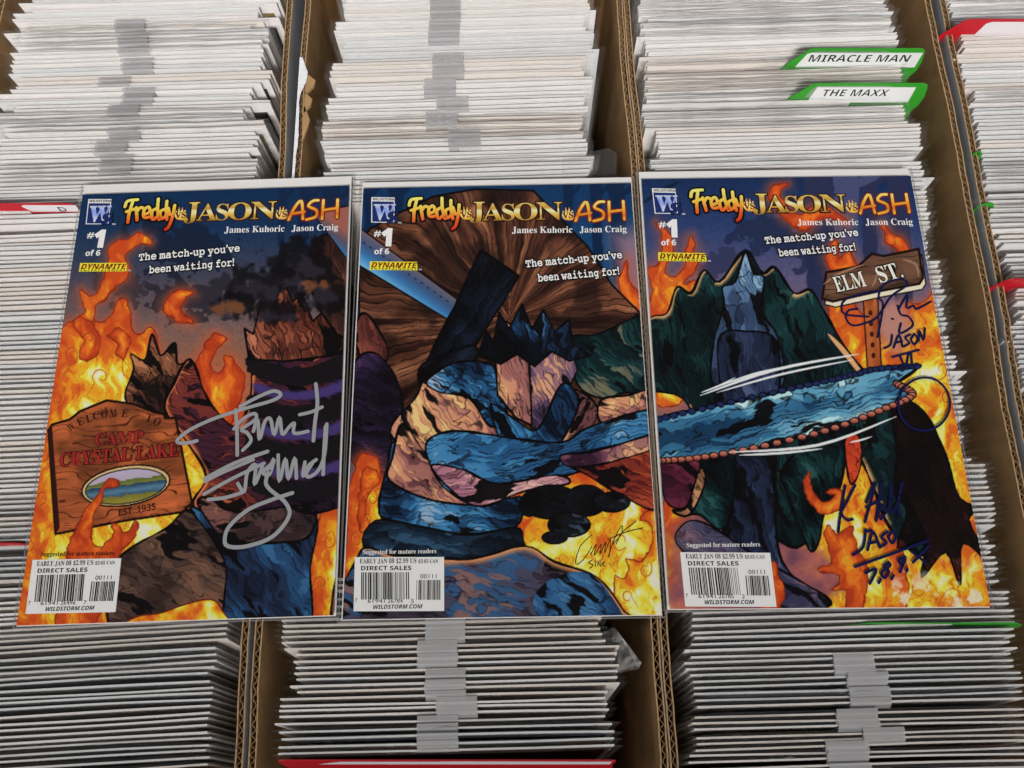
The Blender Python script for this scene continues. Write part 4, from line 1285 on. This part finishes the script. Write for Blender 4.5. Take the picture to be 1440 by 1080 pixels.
SHIFT = [np.zeros(2), np.array([.05, -.12]), np.array([.08, -.13])]
BSHIFT = [np.zeros(2), np.array([.066, -.07]), np.array([.164, -.186])]
for i, (art, lab, num, last, rate_ink) in enumerate(INFO):
    x0, y0, t = POSE[i]
    root = tag(empty('comic_book', (x0, y0, -.13), (0, 0, t)), lab, 'comic book', 'three comics laid out on the boxes')
    dz = .13
    bd = MB(); bd.box(-3.47, 3.47, -5.335, (5.50, 5.40, 5.44)[i], 0.004, .05)
    bd.build('backing_board', M['board'][0], root)
    pg = MB(); pg.box(-3.40, 3.42, -5.30, 5.165, .052, dz - .004)
    pg.build('pages', M['page'], root)
    cv = link('cover', cover_mesh(i, art), root)
    cv.location = (0, 0, dz * S)
    Z = dz + .004

    def at(u, v, sh=SHIFT[i]):
        return L0(u, v) + sh

    def own(u, v):
        return local(i, u, v)
    SCT, SC = .0186, .0163                                   # inches per photo pixel here, for letter heights

    # publisher's square
    q = MB()
    q.poly([(*at(u, v), Z) for u, v in ((120.6, 315.5), (152.6, 315.5), (157, 280), (124.4, 280))])
    lg = q.build('publisher_logo', M['i_white'], root)
    q = MB()
    q.poly([(*at(u, v), Z + .003) for u, v in ((122, 314.5), (151.6, 314.5), (155.2, 286), (125, 286))])
    q.build('logo_field', M['i_navy'], lg)
    link('logo_lettering', text_mesh([
        ('WILDSTORM', 'sansb', at(125.6, 284.6), at(155.8, 284.6), 3.6 * SCT, 0, Z + .006, 0),
        ('W', 'bold', at(124, 311.5), at(153.5, 311), 23.5 * SCT, 1, Z + .007, .022),
        ('S', 'bold', at(143.5, 316.5), at(158, 316), 17 * SCT, 0, Z + .009, .03),
        ('S', 'bold', at(144, 316.2), at(157.5, 315.7), 16.5 * SCT, 2, Z + .012, 0),
        ('TM', 'sansb', at(157.5, 316.5), at(162.5, 316.4), 2.2 * SCT, 3, Z + .006, 0)], 'logo_lettering', [M['i_black'], M['i_blueglow'], M['i_navy'], M['i_white']]), lg)

    # the title
    brush = MB()
    FR = {'F': [[(176, 291), (180, 283), (194, 281)], [(187, 284), (182, 300), (180, 313)], [(178, 298), (190, 294)]],
          'r': [[(192, 292), (193, 310)], [(192, 299), (198, 292), (203, 294)]],
          'e': [[(203, 302), (211, 298), (209, 291), (203, 296), (203, 306), (212, 305)]],
          'd': [[(221, 293), (214, 298), (215, 309), (222, 304)], [(223, 280), (222, 294), (224, 309)]],
          'd2': [[(233, 294), (226, 298), (227, 308), (234, 303)], [(235, 283), (234, 296), (235, 309)]],
          'y': [[(237, 293), (239, 302), (243, 301)], [(246, 289), (243, 304), (238, 318), (233, 323)]]}
    outl = MB()
    for g in FR.values():
        for s in g:
            P = [at(*q_) for q_ in s]
            ribbon(outl, P, 11 * SC, Z)
            ribbon(brush, P, 5.0 * SC, Z + .006)
    tl = outl.build('title_lettering', M['i_black'], root)
    brush.build('brush_lettering', M['i_brush'], tl)
    ASH = [[(406, 309), (414, 293), (424, 283), (426, 308)], [(411, 301), (428, 298)],
           [(448, 282), (440, 283), (434, 290), (445, 296), (444, 305), (431, 309)],
           [(455, 282), (453, 308)], [(475, 281), (474, 306)], [(454, 296), (474, 293)]]
    o1, o2 = MB(), MB()
    for k, s in enumerate(ASH):
        P = [at(*q_) for q_ in s]
        ribbon(o1, P, 8.2 * SC, Z + .0002 * k)
        ribbon(o2, P, 4.4 * SC, Z + .006 + .0004 * k)
    o1.build('letter_outline', M['i_darkred'], tl)
    o2.build('amber_lettering', M['i_amber'], tl)
    J = [('J', (258, 311), (279, 310.5), 30), ('A', (276, 310.7), (305, 310), 27), ('S', (303, 310), (321, 309.5), 26), ('O', (320, 309.5), (353, 308.5), 27), ('N', (352, 308.5), (388, 307.5), 28)]
    link('gold_outline', text_mesh([(c, 'bold', at(*a), at(*b), h * SCT * .97, 0, Z, .045) for c, a, b, h in J], 'gold_outline', [M['i_signdark']]), tl)
    link('gold_lettering', text_mesh([(c, 'bold', at(*a), at(*b), h * SCT * .97, 0, Z + .007, 0) for c, a, b, h in J], 'gold_lettering', [M['i_gold']]), tl)
    for cx_, cy_ in ((254, 301), (396, 300)):
        q = MB()
        pts = catmull([at(cx_ + dx, cy_ + dy) for dx, dy in ((-8, 3), (-6, -5), (-4, -1), (-2, -10), (0, -3), (3, -10), (4, -3), (7, -6), (8, 3), (5, 8), (-4, 8))], 4, True)
        q.poly([(*c, Z + .001) for c in pts][::-1])
        e_ = q.build('ember_patch', M['i_ember'], tl)
        link('small_lettering', text_mesh([('VS', 'bold', at(cx_ - 8, cy_ + 6), at(cx_ + 7.5, cy_ + 5), 8.6 * SCT, 0, Z + .006, .02)], 'small_lettering', [M['i_darkred']]), tl)

    link('credit_lettering', text_mesh([('James Kuhoric', 'bold', at(315.5, 327.6), at(400, 325.6), 9.6 * SCT, 0, Z, .0), ('Jason Craig', 'bold', at(410, 325.4), at(475.4, 323.6), 9.6 * SCT, 0, Z, .0)], 'credit_lettering', [M['i_white']]), root)
    link('issue_number', text_mesh([('#', 'sansb', at(122.4, 334.5), at(131.5, 334.3), 9 * SCT, 0, Z, .02), ('1', 'sansb', at(132, 347), at(143.5, 347), 23.5 * SCT, 0, Z, .05), ('of 6', 'sansb', at(120, 360), at(140.5, 359.4), 8 * SCT, 0, Z, .01)], 'issue_number', [M['i_white']]), root)
    q = MB()
    q.poly([(*at(u, v), Z) for u, v in ((111, 382), (178, 381.6), (178.6, 369.7), (113, 369.9))])
    bdg = q.build('publisher_badge', M['i_yellow'], root)
    link('badge_lettering', text_mesh([('DYNAMITE', 'sansbi', at(113.6, 378.6), at(177.4, 378.3), 7.4 * SCT, 0, Z + .004, .008), ('E N T E R T A I N M E N T', 'sansb', at(113.5, 381.5), at(176.5, 381.2), 2.2 * SCT, 1, Z + .004, 0),
                                      ('TM', 'sansb', at(179.2, 381.5), at(183.6, 381.5), 2 * SCT, 2, Z + .004, 0)], 'badge_lettering', [M['i_darkred'], M['i_signdark'], M['i_white']]), bdg)
    tagline = [((195.5, 366.8), (337, 353.6), (210, 384.5), (329, 373.8)), ((740, 376), (875, 363), (757, 396), (871, 386)), ((1076.6, 343), (1207, 331.6), (1096, 360.6), (1203.4, 352))][i]
    TL = [('The match-up you\u2019ve', 'mono', own(*tagline[0]), own(*tagline[1]), 11.5 * SCT), ('been waiting for!', 'mono', own(*tagline[2]), own(*tagline[3]), 11.5 * SCT)]
    tg = link('tagline_outline', text_mesh([(a, b, c, d, h, 0, Z + .001 * k, .13) for k, (a, b, c, d, h) in enumerate(TL)], 'tagline_outline', [M['i_black']]), root)
    link('tagline_lettering', text_mesh([(a, b, c, d, h, 0, Z + .005 + .001 * k, .022) for k, (a, b, c, d, h) in enumerate(TL)], 'tagline_lettering', [M['i_white']]), tg)
    link('rating_lettering', text_mesh([('Suggested for mature readers', 'bold', *[(own(56.7, 782.3), own(160.7, 780.7)), (own(510, 779.4), own(613.6, 777.8)), (own(965.6, 769.6), own(1069, 768.3))][i], 6 * SC, 0, Z, 0)], 'rating_lettering', [M[rate_ink]]), root)

    # price box
    def bt(u, v):
        return L0(u, v) + BSHIFT[i]
    q = MB()
    q.poly([(*bt(u, v), Z) for u, v in ((36, 863.3), (162.7, 860.7), (170.7, 785), (46, 787.3))])
    pb = q.build('price_box', M['i_white'], root)
    link('price_lettering', text_mesh([
        ('EARLY JAN 08 $2.99 US', 'bold', bt(51.7, 796), bt(131, 794.2), 6.2 * SC, 0, Z + .004, 0), ('$3.65 CAN', 'bold', bt(134, 794.1), bt(161.7, 793.4), 4.6 * SC, 0, Z + .004, 0),
        ('DIRECT SALES', 'sansb', bt(52.7, 805.7), bt(123, 804), 5.4 * SC, 0, Z + .004, 0), ('00111', 'plain', bt(134, 815.4), bt(157, 814.8), 5.4 * SC, 0, Z + .004, 0),
        ('7', 'plain', bt(39.5, 850.6), bt(42.6, 850.6), 5 * SC, 0, Z + .004, 0), ('61941', 'plain', bt(57, 851), bt(81, 850.5), 5 * SC, 0, Z + .004, 0), (num, 'plain', bt(85, 850.5), bt(106, 850), 5 * SC, 0, Z + .004, 0), (last, 'plain', bt(117.5, 849.8), bt(121.5, 849.8), 5 * SC, 0, Z + .004, 0),
        ('WILDSTORM.COM', 'sansbi', bt(64, 859.4), bt(132.7, 857.4), 5 * SC, 0, Z + .004, 0)], 'price_lettering', [M['i_black']]), pb)
    q = MB()
    rb = random.Random(9 + i)

    def bars(c00, c10, c01, c11, mods):
        c00, c10, c01, c11 = [np.array(c) for c in (c00, c10, c01, c11)]
        x, on = 0, True
        while x < mods:
            wd = rb.choice((1, 1, 1, 2, 2, 3))
            if on:
                f0, f1 = x / mods, min(1, (x + wd) / mods)
                a, b = c00 + (c10 - c00) * f0, c00 + (c10 - c00) * f1
                c, d = c01 + (c11 - c01) * f1, c01 + (c11 - c01) * f0
                q.poly([(*d, Z + .004), (*c, Z + .004), (*b, Z + .004), (*a, Z + .004)])
            on = not on
            x += wd
    bars(bt(52.7, 808.6), bt(120, 807.2), bt(48.5, 846.5), bt(116.6, 845), 92)
    bars(bt(129, 818), bt(162, 817.3), bt(125.4, 845.6), bt(159, 845), 46)
    q.build('barcode', M['i_black'], pb)

    # marks belonging to one cover only
    zz = lambda pts, s, ox, oy: [own(ox + x / s, oy + y / s) for x, y in pts]
    if i == 0:
        arc = 'WELCOME TO'
        pos = [(99, 608, -36), (111, 600, -28), (122, 595, -20), (131, 591, -14), (142, 588.5, -8), (154, 587, -4), (170, 586.6, 2), (0, 0, 0), (203, 592, 14), (214, 597, 18)]
        it = []
        for ch, (px, py, dg_) in zip(arc, pos):
            if ch == ' ': continue
            wpx = 9.5
            dx, dy = wpx * math.cos(math.radians(dg_)), wpx * math.sin(math.radians(dg_))
            it.append((ch, 'bold', own(px, py), own(px + dx, py + dy), 12 * SC, 0, Z, 0))
        it += [('EST. 1935', 'sansb', own(167, 725.5), own(219, 716.5), 9 * SC, 0, Z, 0)]
        for k, (tx, a, b, h) in enumerate((('CAMP', (133, 626), (201, 622), 17), ('CRYSTAL LAKE', (84, 656), (251, 641), 19))):
            it.append((tx, 'bold', own(*a), own(*b), h * SC, 0, Z + .002 * k, .05))
            it.append((tx, 'bold', own(*a), own(*b), h * SC, 1, Z + .006 + .002 * k, 0))
        link('board_lettering', text_mesh(it, 'board_lettering', [M['i_signdark'], M['i_signred']]), root)
        sg = MB()
        for k, (s, wd) in enumerate((
                ([(802, 240), (750, 250), (718, 240), (770, 195), (870, 148), (1000, 105), (1120, 70), (1155, 45), (1125, 30), (1060, 55), (985, 95)], 5.2),
                ([(965, 110), (970, 180), (972, 300)], 5), ([(958, 190), (1000, 145), (1045, 125), (1048, 150), (990, 192), (1012, 205), (1030, 240), (995, 280)], 5),
                ([(1040, 200), (1058, 150), (1066, 235), (1088, 160), (1112, 148), (1128, 215), (1150, 140), (1162, 212), (1188, 185), (1212, 165), (1212, 208), (1270, 200)], 5),
                ([(1303, 0), (1310, 80), (1300, 160), (1293, 240)], 5.4), ([(1235, 130), (1285, 118), (1330, 98)], 5),
                ([(1100, 285), (960, 335), (835, 400)], 5.4), ([(1040, 320), (920, 370), (835, 412)], 4.6), ([(1085, 335), (950, 400), (832, 465)], 5), ([(850, 488), (920, 480), (995, 458)], 5),
                ([(975, 420), (1002, 455), (1015, 375), (1050, 340), (1045, 425), (1080, 345)], 5),
                ([(1120, 335), (1082, 372), (1108, 382), (1128, 315), (1095, 400), (1105, 440), (1175, 500), (1190, 560), (1120, 645), (1010, 685), (935, 685), (920, 655), (940, 600), (1020, 530), (1120, 488), (1205, 460)], 5.4),
                ([(1145, 300), (1150, 412), (1176, 315), (1188, 402), (1215, 312), (1222, 398)], 5), ([(1258, 330), (1250, 390), (1290, 335)], 5),
                ([(1305, 320), (1270, 350), (1268, 392), (1310, 370), (1340, 300), (1350, 170)], 5.2), ([(1345, 180), (1338, 290), (1335, 382)], 5.2))):
            ribbon(sg, zz(s, 3.0, 10, 540), wd * SC, Z + .008 + .0011 * k)
        o = sg.build('marker_signature', M['i_silver'], root)
        o['label'] = 'silver marker signature across the purple crags'
    if i == 1:
        sg = MB()
        for k, s in enumerate(([(1110, 650), (1060, 700), (1040, 775), (1075, 755), (1110, 700)], [(1105, 735), (1130, 690), (1120, 740), (1150, 690), (1145, 735), (1170, 680), (1165, 730), (1190, 670), (1185, 745)],
                               [(1180, 745), (1210, 660), (1240, 610), (1235, 650), (1200, 690)], [(1215, 690), (1240, 640), (1290, 600), (1300, 590)], [(1180, 670), (1250, 640), (1330, 620)],
                               [(1110, 760), (1095, 770), (1115, 780), (1100, 795)], [(1125, 765), (1125, 785)], [(1135, 785), (1138, 768), (1148, 785), (1150, 766)], [(1165, 768), (1155, 776), (1164, 785)])):
            ribbon(sg, zz(s, 3.064, 470, 540), 1.1 * SC, Z + .0009 * k)
        o = sg.build('artist_signature', M['i_pencil'], root)
    if i == 2:
        it = []
        for k, (tx, a, b, h) in enumerate((('ELM', (1177, 411), (1219, 402), 25), ('ST.', (1238, 398), (1271, 389.5), 26))):
            it.append((tx, 'bold', own(*a), own(*b), h * SC, 0, Z + .001 * k, .05))
            it.append((tx, 'bold', own(*a), own(*b), h * SC, 1, Z + .005 + .001 * k, 0))
        link('street_sign_lettering', text_mesh(it, 'street_sign_lettering', [M['i_black'], M['i_cream']]), root)
        sg = MB()
        k = 0
        for s in ([(1010, 655), (970, 662), (958, 695), (985, 728), (1040, 720), (1100, 690), (1160, 600), (1235, 545), (1200, 520), (1130, 545), (1105, 600), (1125, 640), (1100, 782)],
                  [(1060, 690), (960, 680), (938, 650), (960, 610), (1060, 580), (1110, 575)], [(1165, 700), (1170, 700)], [(1190, 640), (1205, 680), (1240, 690), (1258, 730), (1200, 765), (1205, 720)],
                  [(1195, 655), (1235, 590), (1230, 650), (1262, 640), (1275, 655), (1340, 622)],
                  [(1165, 772), (1158, 815), (1130, 832)], [(1172, 830), (1196, 772), (1212, 825)], [(1180, 808), (1210, 800)], [(1246, 770), (1224, 785), (1242, 808), (1216, 825)], [(1265, 768), (1250, 792), (1265, 815), (1280, 790), (1265, 768)], [(1285, 800), (1287, 752), (1306, 796), (1312, 742)],
                  [(1165, 872), (1285, 840)], [(1160, 932), (1280, 902)], [(1200, 868), (1224, 912), (1238, 858)], [(1250, 855), (1254, 905)]):
            ribbon(sg, zz(s, 3.2, 890, 230), 3.2 * SC, Z + .006 + .0011 * k); k += 1
        o = sg.build('marker_signature', M['i_marker'], root)
        o['label'] = 'dark blue marker signature under the street sign, ending in VI'
        sg = MB()
        for s in ([(800, 412), (785, 500), (772, 600)], [(840, 410), (805, 480), (785, 520), (805, 550), (830, 548)], [(885, 480), (900, 440), (922, 398), (905, 470), (880, 560)], [(885, 500), (955, 462)], [(948, 398), (935, 480), (925, 555)],
                  [(925, 550), (950, 490), (960, 520), (940, 550), (985, 480), (985, 400), (978, 520)], [(985, 520), (1010, 490), (1030, 395), (1015, 470), (1018, 530)],
                  [(882, 590), (872, 660), (830, 692)], [(880, 600), (905, 592)], [(890, 672), (912, 600), (940, 662)], [(898, 645), (932, 638)], [(968, 598), (945, 622), (966, 642), (938, 662)], [(990, 595), (975, 620), (990, 645), (1005, 615), (990, 595)],
                  [(838, 740), (980, 690), (1135, 635)], [(880, 765), (925, 750), (898, 808)], [(942, 790), (934, 805)], [(972, 722), (955, 740), (975, 758), (958, 785), (945, 765), (980, 735), (972, 722)], [(994, 775), (986, 790)],
                  [(1040, 700), (1015, 712), (1025, 730), (1042, 705), (1020, 762)], [(1050, 750), (1046, 758)], [(1068, 680), (1100, 705), (1125, 728)], [(1135, 658), (1105, 690), (1072, 722)]):
            ribbon(sg, zz(s, 2.88, 910, 540), 3.8 * SC, Z + .006 + .0011 * k); k += 1
        o = sg.build('marker_signature', M['i_marker'], root)
        o['label'] = 'dark blue marker signature near the charred roots, ending in numerals'
        sg = MB()
        pts = [(1298 + 36 * math.cos(a) - 4 * math.sin(a), 569 + 37 * math.sin(a) + 3 * math.cos(a)) for a in np.linspace(.3, 2 * math.pi + .4, 22)]
        ribbon(sg, [own(*q_) for q_ in pts], 3.2 * SC, Z + .006 + .0011 * k)
        o = sg.build('marker_ring', M['i_marker'], root)
        o['label'] = 'plain oval ring drawn in dark marker'

    # the clear sleeve round it all
    sl = MB()
    zt = dz + .034
    X, YA, YB = 3.56, -5.385, (5.53, 5.43, 5.47)[i]
    rim = [(-X, YA), (X, YA), (X, YB), (-X, YB)]
    inn = [(-3.45, -5.32), (3.45, -5.32), (3.45, YB - .04), (-3.45, YB - .04)]
    sl.poly([(x, y, zt) for x, y in inn])
    sl.poly([(x, y, -.002) for x, y in rim][::-1])
    for a in range(4):
        b = (a + 1) % 4
        sl.quad((*rim[a], .06), (*rim[b], .06), (*inn[b], zt), (*inn[a], zt))
        sl.quad((*rim[a], -.002), (*rim[b], -.002), (*rim[b], .06), (*rim[a], .06))
    sl.build('sleeve', M['top_film'], root)
    sm = MB()
    for x in (-X + .015, X - .035):
        sm.box(x, x + .02, YA + .01, YB - .01, .03, .066)
    sm.box(-X + .03, X - .03, YA, YA + .03, .03, .066)
    sm.build('sleeve_seam', M['tape'], root)
